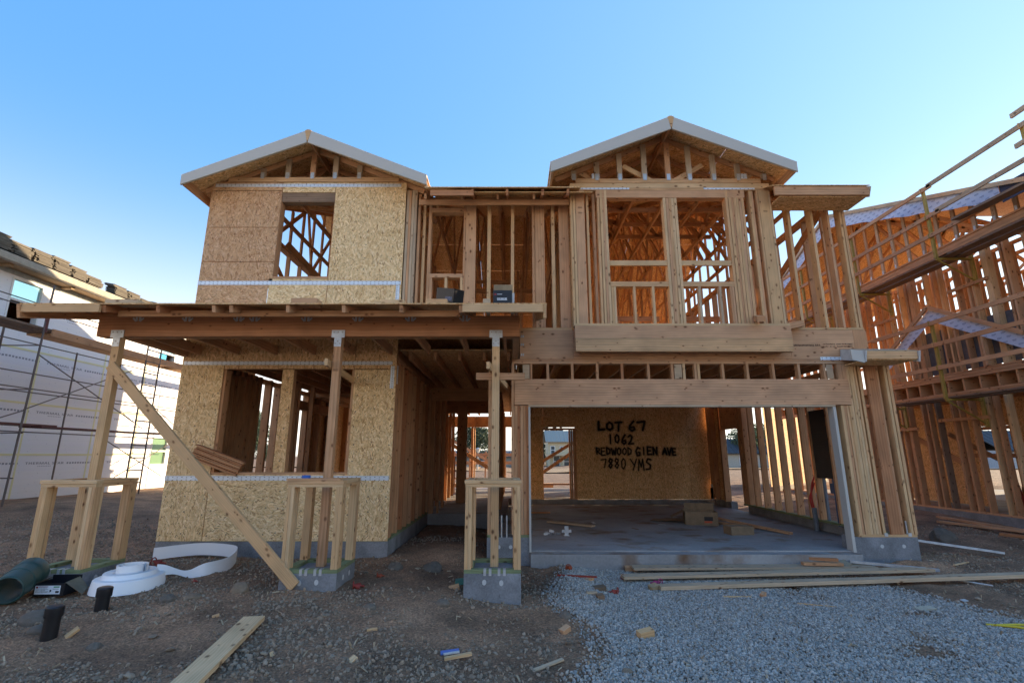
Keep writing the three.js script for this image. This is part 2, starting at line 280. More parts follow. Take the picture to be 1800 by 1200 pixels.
bar(house, 'temporary_brace', [-2.34, 2.545, -6.12], [-2.50, 2.545, -7.72], 0.04, 0.088, WOOD.pale[0]); bar(house, 'temporary_brace', [-0.30, 2.50, -6.10], [0.0, 2.50, -8.9], 0.04, 0.088, WOOD.pale[0]);
box(house, 'temporary_brace', -0.47, 0.17, 2.36, 2.45, -6.435, -6.395, WOOD.fir[0]);
bar(house, 'diagonal_brace', [-5.12, 2.52, -6.22], [-2.40, -0.01, -5.93], 0.04, 0.125, WOOD.pale[1], { label: 'long diagonal two by six brace across the porch' });

// --- lower left wall: strand board over studs, window opening with a mullion
const ZL = -7.75;
panelZ(house, 'sheathing_panel', -5.25, -4.57, F, 2.84, ZL, OSB.palV);
panelZ(house, 'sheathing_panel', -5.25, -4.57, 2.84, 3.3, ZL, OSB.tanV);
panelZ(house, 'sheathing_panel', -4.57, -2.50, F, 1.12, ZL, OSB.palH);
panelZ(house, 'sheathing_panel', -2.50, -1.83, F, 2.73, ZL, OSB.palV);
panelZ(house, 'sheathing_panel', -4.57, -2.50, 2.73, 3.3, ZL, OSB.tanV);
panelZ(house, 'sheathing_panel', -2.50, -1.83, 2.73, 3.3, ZL, OSB.tanV);
panelZ(house, 'sheathing_panel', -3.64, -3.45, 1.12, 2.73, ZL, OSB.tanV, { label: 'narrow strand board mullion in the lower left window' });
for (const [x0, x1, y0, y1] of [[-5.2, -5.2, .25, 2.6], [-4.62, -4.62, .25, 2.6], [-4.9, -4.9, .3, 2.6], [-2.44, -2.44, .3, 2.6], [-1.88, -1.88, .3, 2.6], [-2.15, -2.15, .3, 2.6], [-4.5, -2.6, .25, .25], [-4.5, -2.6, .62, .62], [-3.5, -3.5, .3, .9], [-4.0, -4.0, .3, .9], [-3.0, -3.0, .3, .9], [-3.53, -3.53, 1.3, 2.6]]) nailRow(x0, x1, y0, y1, ZL, 0.26);
box(house, 'metal_strap', -5.22, -1.90, 2.80, 2.858, ZL + 0.001, ZL + 0.004, strapMat); box(house, 'metal_strap', -5.25, -1.86, 1.03, 1.10, ZL + 0.001, ZL + 0.004, strapMat);
panelZ(house, 'metal_strap', -1.93, -1.86, 2.42, 2.79, ZL + 0.004, strapMat, { t: 0.003 });
const ZS = ZL - 0.013;
for (const x of [-5.24, -4.9, -4.61, -2.5, -2.2, -1.87]) studZ(x, F + .04, 2.85, ZS, 'fir'); studZ(-4.57, 1.15, 2.73, ZS, 'fir', 0.04); studZ(-2.54, 1.15, 2.73, ZS, 'fir', .038); packZ(-3.62, -3.47, 1.16, 2.73, ZS, ['fir']);
for (let x = -4.4; x < -2.6; x += 0.41) studZ(x, F + .04, 1.09, ZS, 'fir');
box(house, 'window_sill', -4.56, -2.5, 1.115, 1.15, ZS - 0.14, ZL + 0.003, WOOD.fir[1]); box(house, 'sill_plate', -5.24, -1.84, F, F + .038, ZS - .141, ZS - .001, wd('treated')); box(house, 'window_header', -4.56, -2.5, 2.74, 2.95, ZS - 0.14, ZS - .002, WOOD.red[0]);
for (const y of [2.855, 2.895]) box(house, 'top_plate', -5.24, -1.84, y + .1, y + 0.138, ZS - 0.141, ZS - .003, wd('fir'));
// left side wall, solid for the first bays and open further back
panelX(house, 'sheathing_panel', -10.0, -7.77, F, 3.3, -5.247, OSB.tanV);
for (let z = -7.95; z > -10.0; z -= 0.2) studX(z, F + .04, 2.95, -5.1, 'brown', 0.14, 0.1);
for (const z of [-10.42, -10.85, -11.3, -11.42, -11.85, -12.4, -13.2, -14, -14.4, -15.5, -17, -18.6, -20]) studX(z, F + .04, 2.95, -5.1, z < -12 ? 'brown' : 'fir', 0.14, 0.08);
box(house, 'top_plate', -5.24, -5.1, 2.85, 2.93, -20.2, -7.92, WOOD.brown[0]); box(house, 'blocking', -5.23, -5.11, 2.48, 2.7, -14, -11.75, WOOD.brown[0]); box(house, 'sill_plate', -5.24, -5.1, F + .001, F + .04, -20.2, -7.92, WOOD.treated[0]);
panelX(house, 'sheathing_panel', -20, -12.7, F, 3.3, -5.247, OSB.tanV);
// partitions inside the lower left room
for (let x = -4.0; x < -2.0; x += 0.16) studZ(x, F, 2.93, -12.6, x * 100 % 3 ? 'fir' : 'brown', 0.045, 0.09); for (let x = -4.3; x < -2.0; x += 0.15) studZ(x, F, 2.93, -14.4, 'brown', 0.09, 0.09); for (const z of [-10.5, -10.62, -11.35]) studX(z, F, 2.93, -4.55, 'fir', .09, .045);
for (const x of [-3.4, -2.75, -2.62]) studZ(x, F, 2.93, -10.8, 'fir', 0.09, 0.14);
box(house, 'blocking', -3.35, -2.0, 1.95, 2.09, -10.9, -10.8, WOOD.red[1]); box(house, 'top_plate', -5.0, -2.0, 2.85, 2.93, -12.69, -12.6, WOOD.brown[1]);
for (let x = -3.3; x < -2.0; x += 0.3) studZ(x, F, 2.93, -11.5, 'brown', 0.05, 0.09);
// --- recessed entry: long row of studs going back, then the hall
for (let i = 0, z = -7.768; z > -11.3; i++, z -= (i === 1 ? 0.15 : 0.37)) studX(z, F + .04, 2.87, -1.83, i % 3 ? 'fir' : 'red');
box(house, 'sill_plate', -1.98, -1.83, F + .001, F + .04, -11.3, -7.955, WOOD.treated[0]); for (const y of [2.872, 2.912]) box(house, 'top_plate', -1.98, -1.83, y, y + .038, -11.3, -7.9, WOOD.fir[0]);
panelX(house, 'sheathing_panel', -11.3, -7.97, F + .04, 2.86, -1.987, OSB.tanH);
panelX(house, 'metal_strap', -7.83, -7.768, 2.5, 2.8, -1.826, strapMat, { t: 0.003 });
for (const [x, z, w] of [[-1.83, -11.32, 0.09], [-1.66, -11.4, 0.04], [-1.5, -13.8, 0.26], [-1.73, -12.6, 0.05], [-1.72, -17, 0.05], [-1.5, -19.9, 0.05]]) studZ(x, F, 2.9, z, z < -16 ? 'fir' : 'brown', w, 0.12);
for (const z of [-12.2, -13, -14.6, -15.4, -16.2, -17.8]) studX(z, F, 2.9, -1.85, 'fir', .09);
for (const z of [-12, -12.4, -12.8, -13.6, -14.4, -15, -16.5, -18]) studX(z, F, 2.9, -0.25, 'fir', .09);
box(house, 'door_header', -1.83, -0.25, 2.55, 2.9, -14.1, -14.0, WOOD.brown[0]); box(house, 'door_header', -1.83, -0.35, 2.62, 2.9, -11.45, -11.32, WOOD.brown[1]);
box(house, 'door_header', -5.1, 5.9, 2.50, 2.92, -20.14, -20.0, WOOD.fir[0]); for (let x = -5; x < 5.9; x += 0.41) if (x < -2.4 || x > 3.4) studZ(x, F, 2.5, -20.0, 'fir'); studZ(-1.62, F, 2.5, -20, 'fir', 0.09); studZ(-0.3, F, 2.5, -20, 'fir', 0.06);
bar(house, 'diagonal_brace', [-2.5, 1.9, -19.8], [-0.2, 0.5, -19.6], 0.04, 0.14, WOOD.fir[1]); bar(house, 'diagonal_brace', [-2.0, 1.3, -17.8], [-1.8, 0.3, -16], 0.04, 0.14, WOOD.fir[2]);
bar(house, 'diagonal_brace', [0.4, 0.35, -18.2], [2.4, 1.65, -18.4], 0.04, 0.11, WOOD.fir[1]); bar(house, 'diagonal_brace', [0.4, 0.75, -18.9], [2.6, 2.05, -18.9], 0.04, 0.11, WOOD.fir[0]);
box(house, 'blocking', -0.6, 2.8, 0.30, 0.36, -19.7, -19.5, WOOD.fir[1]);
// --- garage: jamb packs, header, cripples, plates
const ZG = -7.98;
packZ(-0.38, -0.24, F + .06, 2.86, ZG, ['fir'], .14); packZ(0.045, 0.265, F + .06, 2.18, ZG, ['fir', 'red', 'fir'], .14); studZ(-0.005, F + .06, 2.86, ZG, 'fir', .045);
panelX(house, 'sheathing_panel', -15.2, -8.16, F, 2.93, 0.1, OSB.tanH); for (let z = -8.5; z > -15.2; z -= 0.41) studX(z, F, 2.86, 0.08, 'brown', 0.09);
for (const x of [-0.16, -0.08]) tube(house, 'hold_down_rod', [x, 0.1, -8.02], [x, 0.5, -8.02], 0.012, galv);
for (const x of [-0.3, 0.16]) box(house, 'sill_plate', x - .08, x + .1, F + .021, F + .058, -8.12, -7.982, WOOD.treated[0]);
box(house, 'garage_header', 0.045, 5.46, 2.19, 2.605, -8.11, -7.965, WOOD.glulam[0], { label: 'long glued beam over the garage opening' });
for (const [x, w, k] of [[0.30, .03, 'fir'], [0.565, .04, 'fir'], [0.965, .04, 'fir'], [1.375, .04, 'fir'], [1.78, .04, 'red'], [2.21, .04, 'fir'], [2.60, .04, 'fir'], [2.79, .04, 'pale'], [2.98, .04, 'fir'], [3.03, .04, 'pale'], [3.43, .04, 'fir'], [3.83, .04, 'fir'], [4.25, .04, 'fir'], [4.67, .04, 'fir'], [5.09, .04, 'fir'], [5.32, .07, 'fir'], [5.395, .06, 'fir']]) studZ(x, 2.607, 2.86, ZG, k, w, .09, 'cripple_stud');
for (const [x0, x1] of [[0.17, 0.295], [2.65, 2.785], [5.14, 5.26]]) panelZ(house, 'filler_panel', x0, x1, 2.61, 2.86, ZG - .012, WOOD.grey[0]);
for (const y of [2.861, 2.9]) box(house, 'top_plate', 0.0, 6.2, y, y + 0.037, -8.12, ZG + rr(.001, .004), wd('fir'));
packZ(5.28, 5.46, 0.23, 2.18, ZG, ['pale', 'fir', 'pale'], .14); packZ(5.465, 5.62, 0.23, 2.86, ZG, ['pale'], .14);
studZ(5.66, 0.23, 2.86, ZG - .02, 'pale', .04, .14); studZ(5.77, 0.23, 2.86, ZG + .005, 'red', .165, .04); studZ(5.945, 0.23, 2.86, ZG, 'fir', .03, .14); studZ(6.07, 0.23, 2.86, ZG, 'pale', .04, .14); studZ(6.115, 0.23, 2.86, ZG + .01, 'pale', .045, .14);
box(house, 'sill_plate', 5.27, 6.16, 0.191, 0.228, -8.12, -7.982, WOOD.pale[1]);
for (const x of [5.66, 6.02]) { box(house, 'anchor_clip', x, x + .05, .2, .25, -7.981, -7.974, galv); tube(house, 'hold_down_rod', [x + .02, .2, -8.02], [x + .02, .42, -8.02], .012, galv); }
for (const [x, y] of [[5.6, .06], [5.93, .06], [-0.2, .05], [-0.02, .05]]) { const g = new THREE.CylinderGeometry(0.027, 0.027, 0.006, 14); g.rotateX(Math.PI / 2); g.translate(x - .4, y, -7.984 + 8); mesh(house, 'white_patch', g, white); }
box(house, 'garage_trim', 0.262, 0.293, -0.02, 2.155, -8.10, -7.955, primed); box(house, 'garage_trim', 5.14, 5.185, -0.02, 2.155, -8.10, -7.955, primed); box(house, 'garage_trim', 0.262, 5.185, 2.157, 2.188, -8.10, -7.955, WOOD.grey[0]);
// back wall of the garage with the sprayed lot number
const ZB = -15.2, GB = house;
for (const [x0, x1] of [[0.11, 0.94], [1.93, 3.3], [3.3, 4.52], [4.52, 5.3], [5.3, 6.0]]) panelZ(GB, 'sheathing_panel', x0, x1, 0.137, 2.93, ZB, OSB.tanV);
panelZ(GB, 'sheathing_panel', 0.94, 1.93, 2.22, 2.93, ZB, OSB.tanH, { label: 'panel over the garage back door' });
for (const x of [1.905, 2.6, 3.28, 3.9, 4.50, 5.28, 5.9, 0.12]) studZ(x, .14, 2.93, ZB - .013, 'fir', .05, .09);
for (const x of [0.90, 1.72, 1.78, 1.85, 1.895]) studZ(x, .14, 2.2, ZB - .02, 'fir', .04, .14); box(house, 'door_header', .94, 1.93, 2.15, 2.21, ZB - .15, ZB - .02, WOOD.fir[1]);
for (const z of [-15.0, -14.85, -14.16]) studX(z, F + .04, 2.9, 6.0, 'brown', .14, .1); panelX(house, 'sheathing_panel', -15.1, -14.15, F, 2.93, 6.01, OSB.tanH);
box(house, 'door_header', 5.86, 6.0, 2.1, 2.9, -14.1, -13.1, WOOD.brown[1]);
for (const [z, w] of [[-12.75, .09], [-12.86, .09], [-12.98, .09], [-12.42, .045], [-11.98, .045], [-11.52, .045], [-11.08, .045], [-10.64, .045], [-10.2, .045], [-9.88, .05], [-9.3, .05], [-8.95, .05], [-8.55, .05]]) studX(z, F + .05, 2.86, 6.0, 'brown', .14, w);
box(house, 'sill_plate', 5.86, 6.0, F + .011, F + .049, -13.1, -8.26, WOOD.treated[0]); for (const y of [2.862, 2.901]) box(house, 'top_plate', 5.86, 6.0, y, y + .037, -20, -8.13, WOOD.brown[0]);
for (let z = -14.2; z > -20; z -= 0.61) studX(z, F, 2.86, 6.0, 'fir', .14, .045);
// spray-painted writing, drawn stroke by stroke
{
  const G = { L: [[[.15, 0], [.12, .95], [.95, .9]]], O: [[[.5, .05], [.12, .3], [.1, .75], [.5, .98], [.9, .7], [.88, .25], [.5, .05]]], T: [[[0, .06], [1, 0]], [[.55, .03], [.5, 1]]], 6: [[[.75, 0], [.25, .42], [.12, .8], [.45, 1], [.82, .85], [.7, .6], [.2, .66]]], 7: [[[.0, .15], [.95, .05], [.85, .35], [.6, 1]]], 1: [[[.5, 0], [.5, 1]]], 0: [[[.5, 0], [.15, .3], [.2, .85], [.55, 1], [.88, .6], [.8, .15], [.5, 0]]], 2: [[[.1, .2], [.5, .0], [.85, .2], [.6, .6], [.1, .98], [1, .92]]], R: [[[.15, 0], [.15, 1]], [[.15, .05], [.8, .12], [.8, .42], [.2, .52], [.95, 1]]], E: [[[.9, .03], [.12, .0], [.12, 1], [.95, .97]], [[.12, .5], [.75, .48]]], D: [[[.15, 0], [.15, 1], [.8, .8], [.9, .35], [.15, 0]]], W: [[[0, .15], [.2, 1], [.5, .4], [.75, 1], [1, .1]]], G: [[[.95, .15], [.5, 0], [.1, .45], [.35, 1], [.9, .95], [.92, .6], [.55, .6]]], l: [[[.5, .0], [.5, 1]]], N: [[[.1, 1], [.12, 0], [.88, 1], [.9, 0]]], A: [[[0, 1], [.5, 0], [1, 1]], [[.2, .62], [.85, .6]]], V: [[[0, 0], [.5, 1], [1, 0]]], 8: [[[.8, .12], [.4, .0], [.2, .25], [.8, .7], [.5, 1], [.15, .78], [.75, .35], [.8, .12]]], Y: [[[0, 0], [.5, .5]], [[1, 0], [.35, 1]]], M: [[[.05, 1], [.2, 0], [.5, .7], [.8, .0], [.95, 1]]], S: [[[.9, .1], [.4, .0], [.15, .3], [.8, .6], [.7, .95], [.05, 1]]] };
  const T = canvasTex(1408, 896, (x, W, H) => {
    x.clearRect(0, 0, W, H); const r = rngOf(2); x.lineCap = x.lineJoin = 'round';
    const word = (t, X0, X1, Y0, Y1, lw) => { const st = (X1 - X0) / t.length; [...t].forEach((ch, i) => { if (!G[ch]) return; const ox = X0 + i * st + st * .08 + (r() - .5) * 6, oy = Y0 + (r() - .5) * 10; const sy = .9 + r() * .2, sk = (r() - .5) * .14, heavy = .72 + r() * .34; for (const s of G[ch]) for (let p = 0; p < 4; p++) { x.strokeStyle = `rgba(14,11,9,${[.07, .20, .5, .8][p]})`; x.lineWidth = lw * heavy * [2.3, 1.5, 1.02, .7][p]; x.beginPath(); s.forEach(([a, b], k) => { const px = ox + (a + sk * (.5 - b)) * st * .8 + (r() - .5) * 5, py = oy + b * (Y1 - Y0) * sy + (r() - .5) * 5; k ? x.lineTo(px, py) : x.moveTo(px, py); }); x.stroke(); } }); for (let k = 0; k < 260; k++) { x.fillStyle = 'rgba(14,11,9,.35)'; x.beginPath(); x.arc(X0 + r() * (X1 - X0), Y0 + (r() * 1.5 - .25) * (Y1 - Y0), .5 + r() * 1.1, 0, 7); x.fill(); } };
    const q = 1.6, P = (a) => (a - 610) * q, Q = (a) => (a - 200) * q;
    word('LOT', P(668), P(915), Q(238), Q(322), 40); word('67', P(955), P(1140), Q(232), Q(322), 40);
    word('1062', P(762), P(1010), Q(362), Q(442), 37); word('REDWOOD', P(645), P(992), Q(482), Q(546), 28); word('GlEN', P(1018), P(1232), Q(478), Q(550), 31); word('AVE', P(1272), P(1404), Q(486), Q(548), 30);
    word('7880', P(690), P(934), Q(582), Q(672), 26); word('YMS', P(962), P(1172), Q(588), Q(684), 25);
  });
  T.wrapS = T.wrapT = THREE.ClampToEdgeWrapping;
  const m = new THREE.MeshStandardMaterial({ map: T, transparent: true, roughness: 0.85 });
  const g = new THREE.PlaneGeometry(2.82, 1.76); g.translate(3.80 - 0.4, 1.63, ZB + .003 + 8); const w = mesh(house, 'spray_lettering', g, m, { label: 'black sprayed LOT 67 and street name on the garage back wall' }); w.castShadow = false;
}
// --- floor between the storeys
for (let x = -5.0; x < 6; x += 0.41) if (x < -2 || x > -1.9) box(house, 'floor_joist', x, x + .045, 2.945, x > -1.95 && x < .1 ? 3.085 : 3.39, x < -1.8 ? -19.9 : -19.9, x > 0.1 ? -8.12 : x < -1.85 ? -7.93 : -8.1, wd('brown'));
for (const [x0, x1] of [[-5.1, -2.6], [-2.6, 0.1], [0.1, 3.0], [3.0, 5.9]]) for (let z = -8.0; z > -20; z -= 3) box(house, 'floor_deck', x0 + .002, x1 - .002, 3.395, 3.415, z - 2.997, z, OSB.tanH);
box(house, 'floor_deck', -1.86, .08, 3.09, 3.105, -19.9, -8.0, OSB.tanH); box(house, 'rim_beam', 0.13, 1.01, 2.94, 3.43, -8.03, ZG + .004, WOOD.fir[1]); box(house, 'rim_beam', 1.012, 4.6, 2.94, 3.43, -8.03, ZG, WOOD.fir[0]);
box(house, 'rim_beam', 4.602, 5.66, 2.94, 3.43, -8.03, ZG + .004, WOOD.fir[1]); box(house, 'rim_beam', 5.662, 5.88, 2.94, 3.43, -8.03, ZG + .007, WOOD.fir[2]);
for (const y of [3.3, 3.16, 2.99]) for (const x of [.145, .175]) box(house, 'hanger_tab', x, x + .022, y, y + .04, ZG + .005, ZG + .012, galv);
box(house, 'metal_strap', 5.06, 5.42, 2.92, 2.975, ZG + .0085, ZG + .011, strapMat);
{ const T = canvasTex(512, 64, (x, W, H) => { x.clearRect(0, 0, W, H); x.fillStyle = 'rgba(30,20,16,.75)'; x.font = 'bold 24px sans-serif'; x.fillText('APA', 178, 40); x.font = '17px sans-serif'; const r = rngOf(3); for (let i = 0; i < 15; i++) x.fillRect(8 + i * 11, 24 + r() * 3, 7, 14); for (const [a, n] of [[245, 9], [355, 12]]) for (let i = 0; i < n; i++) for (const y of [16, 36]) x.fillRect(a + i * 11, y + r() * 3, 3 + r() * 6, 9); }); T.wrapS = T.wrapT = THREE.ClampToEdgeWrapping; const g = new THREE.PlaneGeometry(1.05, .13); g.translate(5.16 - .4, 3.17, ZG + .0065 + 8); mesh(house, 'stamp', g, new THREE.MeshStandardMaterial({ map: T, transparent: true, roughness: .9 })).castShadow = false; }

{ // ink stamps of the mill on a few sticks, too small to read
  const T = canvasTex(128, 64, (x, W, H) => { x.clearRect(0, 0, W, H); x.strokeStyle = x.fillStyle = 'rgba(34,24,18,.75)'; x.lineWidth = 4; x.strokeRect(8, 10, 46, 40); const r = rngOf(6); for (const X of [14, 28, 42]) x.fillRect(X, 20, 8, 20); for (let i = 0; i < 5; i++) for (const y of [14, 36]) x.fillRect(64 + i * 12, y + r() * 4, 8, 12); }); T.wrapS = T.wrapT = THREE.ClampToEdgeWrapping;
  const m = new THREE.MeshStandardMaterial({ map: T, transparent: true, roughness: .9 });
  for (const [x, y, z] of [[1.16, 5.52, -7.7225], [1.16, 5.42, -7.7225], [.90, 3.62, -7.994], [-2.275, 2.47, -6.295], [4.32, 5.45, -7.7205], [5.85, 2.6, -7.972]]) { const g = new THREE.PlaneGeometry(.075, .045); g.translate(x - .4, y, z + .004 + 8); mesh(house, 'stamp', g, m).castShadow = false; }
}

// ---------------------------------------------------------------- upper storey of the framed house
// left gable wall: strand board round one window
const ZU = -7.88;
for (const [y0, y1] of [[3.2, 4.19], [4.19, 4.6], [4.6, 5.23], [5.23, 5.93], [5.93, 6.09]]) panelZ(house, 'sheathing_panel', -5.28, y0 < 4 ? -4.09 : -4.03, y0, y1, ZU, y0 > 4 && y0 < 5.9 ? OSB.brnV : OSB.brnH);
panelZ(house, 'sheathing_panel', -4.09, -3.10, 3.2, 4.30, ZU, OSB.palH); panelZ(house, 'sheathing_panel', -3.10, -1.85, 3.2, 4.19, ZU, OSB.palV); panelZ(house, 'sheathing_panel', -3.10, -1.85, 4.19, 6.09, ZU, OSB.palV); panelZ(house, 'sheathing_panel', -4.03, -3.10, 5.89, 6.09, ZU, OSB.palH);
for (const y of [4.19, 4.6, 5.23]) for (const [x0, x1] of [[-5.23, -4.86], [-4.80, -4.46], [-4.40, -4.08], [-3.05, -2.71]]) box(house, 'blocking', x0, x1, y - .045, y + .045, ZU - .06, ZU - .0135, WOOD.fir[0]);
for (const [x0, x1, y0, y1] of [[-2.05, -2.05, 3.9, 5.9], [-2.5, -2.5, 4.2, 5.9], [-3.0, -3.0, 4.3, 5.9], [-5.2, -5.2, 3.9, 5.9], [-4.6, -4.6, 4.3, 5.9], [-4.1, -4.1, 4.3, 5.9]]) nailRow(x0, x1, y0, y1, ZU, .26);
box(house, 'metal_strap', -5.22, -1.95, 6.0, 6.06, ZU + .001, ZU + .004, strapMat); box(house, 'metal_strap', -5.28, -1.87, 4.185, 4.255, ZU + .001, ZU + .004, strapMat); panelZ(house, 'metal_strap', -1.95, -1.88, 3.8, 4.184, ZU + .004, strapMat, { t: .003 });
for (const x of [-5.27, -4.85, -4.45, -4.07, -3.10, -2.7, -2.3, -1.9]) studZ(x, 3.5, 5.98, ZU - .013, 'fir'); box(house, 'window_sill', -4.03, -3.1, 4.30, 4.335, ZU - .15, ZU + .003, WOOD.fir[0]); box(house, 'window_header', -4.03, -3.1, 5.72, 5.9, ZU - .15, ZU - .014, WOOD.old[0]);
packZ(-1.845, -1.66, 3.4, 5.95, ZU - .02, ['grey', 'fir', 'grey'], .14); studZ(-1.64, 3.4, 5.9, ZU - .06, 'brown'); for (let z = -8.1; z > -12; z -= .41) { studX(z, 3.42, 5.9, -1.86, 'fir'); }
for (let z = -8.3; z > -20; z -= .61) studX(z, 3.42, 5.88, -5.14, z > -12 ? 'brown' : 'fir', .09, .04); box(house, 'sheathing_panel', -5.28, -5.268, 3.2, 6.1, -9.2, -7.893, OSB.brnV);
bar(house, 'let_in_brace', [-5.1, 3.6, -13.5], [-5.1, 5.8, -9.3], .03, .12, WOOD.brown[1], { up: [0, 1, .3] });
for (const y of [5.885, 5.925]) box(house, 'top_plate', -5.23, -5.09, y, y + .037, -20, -8.04, WOOD.brown[0]);
// centre wall
const ZC = -8.0, Y0 = 3.475, Y1 = 5.79;
for (const [x, w, k, a, b] of [[-1.557, .045, 'pale', Y0, Y1], [-1.462, .05, 'fir', Y0, Y1], [-1.41, .04, 'fir', Y0, 4.36], [-.845, .036, 'fir', Y0, Y1], [-.885, .038, 'pale', Y0, 4.36], [-1.15, .04, 'pale', Y0, 4.36], [-.43, .06, 'pale', Y0, Y1], [-.02, .055, 'pale', Y0, Y1], [.35, .04, 'fir', Y0, Y1], [.69, .055, 'pale', Y0, Y1], [.985, .01, 'fir', Y0, Y1]]) studZ(x, a, b, ZC, k, w);
for (const [x0, x1] of [[-.806, -.632], [.40, .565], [.82, .98]]) box(house, 'post', x0, x1, Y0, Y1, ZC - .09, ZC + .004, wd('fir'));
box(house, 'window_sill', -1.41, -.85, 4.362, 4.43, ZC - .14, ZC + .003, WOOD.fir[1]); box(house, 'window_header', -1.41, -.85, 5.58, 5.66, ZC - .14, ZC - .001, WOOD.fir[0]);
for (const [a, b] of [[5.792, 5.83], [5.832, 5.87]]) box(house, 'top_plate', -1.66, .995, a, b, ZC - .14, ZC + rr(.001, .003), wd('fir'));
box(house, 'sole_plate', -1.6, 1.0, 3.435, 3.472, ZC - .14, ZC + .005, WOOD.pale[1]);
// bay over the garage: beam, wall, two window openings with cripple studs
const ZP = -7.72;
box(house, 'bay_beam', 1.02, 4.50, 3.015, 3.222, -7.82, ZP, WOOD.pale[3], { label: 'lower timber of the beam under the bay' }); box(house, 'bay_beam', 1.015, 4.495, 3.226, 3.435, -7.82, ZP + .003, WOOD.fir[1], { label: 'upper timber of the beam under the bay' });
box(house, 'chalk_line', 1.02, 4.49, 3.2225, 3.2255, -7.80, ZP + .0005, plain(.10, .26, .17, .8)); for (let x = 1.1; x < 4.5; x += .41) box(house, 'floor_joist', x, x + .045, 3.03, 3.39, -7.978, -7.822, WOOD.brown[0]);
box(house, 'sole_plate', 1.0, 4.49, 3.437, 3.474, ZP - .14, ZP + .002, WOOD.pale[0]);
packZ(.998, 1.083, Y0, 5.84, ZP, ['pale']); box(house, 'post', 1.087, 1.235, Y0, 5.84, ZP - .09, ZP - .004, WOOD.fir[1]);
studZ(1.27, Y0, 5.84, ZP - .03, 'pale', .04); packZ(1.39, 1.44, Y0, 5.84, ZP - .10, ['fir']); packZ(1.455, 1.625, Y0, 5.84, ZP, ['pale', 'pale', 'fir']); packZ(1.63, 1.71, Y0, 4.10, ZP, ['pale']);
packZ(2.585, 2.82, Y0, 5.70, ZP, ['pale', 'fir', 'pale', 'pale']); packZ(3.66, 3.97, Y0, 5.84, ZP, ['pale', 'pale', 'fir']); packZ(3.575, 3.65, Y0, 4.10, ZP, ['fir']);
packZ(3.99, 4.03, Y0, 5.84, ZP - .12, ['brown']); packZ(4.07, 4.15, Y0, 5.84, ZP - .01, ['pale', 'fir']); studZ(4.20, Y0, 5.84, ZP, 'pale', .03, .14); box(house, 'post', 4.235, 4.40, Y0, 5.84, ZP - .12, ZP - .002, WOOD.pale[1]); studZ(4.405, Y0, 5.84, ZP, 'pale', .03, .14);
for (const [x0, x1] of [[1.63, 2.583], [2.822, 3.658]]) { box(house, 'window_rail', x0, x1, 4.475, 4.562, ZP - .05, ZP - .01, WOOD.pale[0]); box(house, 'window_sill', x0, x1, 4.105, 4.19, ZP - .13, ZP - .004, WOOD.pale[3]); box(house, 'window_rail', x0 + .1, x1 - .02, 3.66, 3.75, ZP - .60, ZP - .56, WOOD.red[0]); }
for (const x of [1.99, 2.30, 3.06, 3.40]) studZ(x, Y0, 4.104, ZP, x > 2.5 ? 'grey' : 'pale', .04, .09, 'cripple_stud'); for (const x of [1.82, 2.15, 2.9, 3.3]) studZ(x, Y0, 3.66, ZP - .5, 'fir', .04, .09, 'cripple_stud');
box(house, 'window_header', 1.44, 3.99, 5.705, 5.838, ZP - .13, ZP + .002, WOOD.fir[1]);
for (const [a, b] of [[5.842, 5.885], [5.888, 5.975]]) box(house, 'top_plate', .998, 4.435, a, b, ZP - .14, ZP + rr(0, .003), wd('pale'));
for (const [x0, x1] of [[1.18, 2.02], [3.30, 4.18]]) box(house, 'metal_strap', x0, x1, 5.858, 5.888, ZP + .004, ZP + .007, strapMat);
bar(house, 'offcut_block', [3.92, 3.49, -7.50], [4.0, 3.60, -7.85], .12, .09, WOOD.brown[0]);
// right front wall of the upper storey
for (const [x, w, k] of [[4.84, .045, 'pale'], [5.245, .045, 'pale'], [5.53, .04, 'fir'], [5.75, .04, 'pale'], [5.80, .045, 'pale']]) studZ(x, Y0, 5.86, ZG, k, w);
box(house, 'sole_plate', 4.44, 5.86, 3.435, 3.472, ZG - .14, ZG + .003, WOOD.pale[1]); for (const a of [5.862, 5.9]) box(house, 'top_plate', 4.44, 5.86, a, a + .036, ZG - .14, ZG + .002, wd('fir'));
for (let z = -8.45; z > -20; z -= .56) studX(z, 3.42, 5.88, 5.86, z > -12 ? 'fir' : 'fir', .14, .045); for (const y of [5.885, 5.925]) box(house, 'top_plate', 5.72, 5.86, y, y + .037, -20, -8.13, WOOD.brown[1]);
bar(house, 'let_in_brace', [5.72, 3.6, -13.6], [5.72, 5.8, -8.4], .035, .14, WOOD.brown[0], { up: [0, 1, .4] }); bar(house, 'let_in_brace', [5.70, 5.8, -14.5], [5.70, 3.6, -18.5], .035, .14, WOOD.fir[0], { up: [0, 1, .4] });
bar(house, 'offcut_block', [4.43, 3.44, -7.86], [4.80, 3.52, -7.90], .09, .10, WOOD.brown[0]);
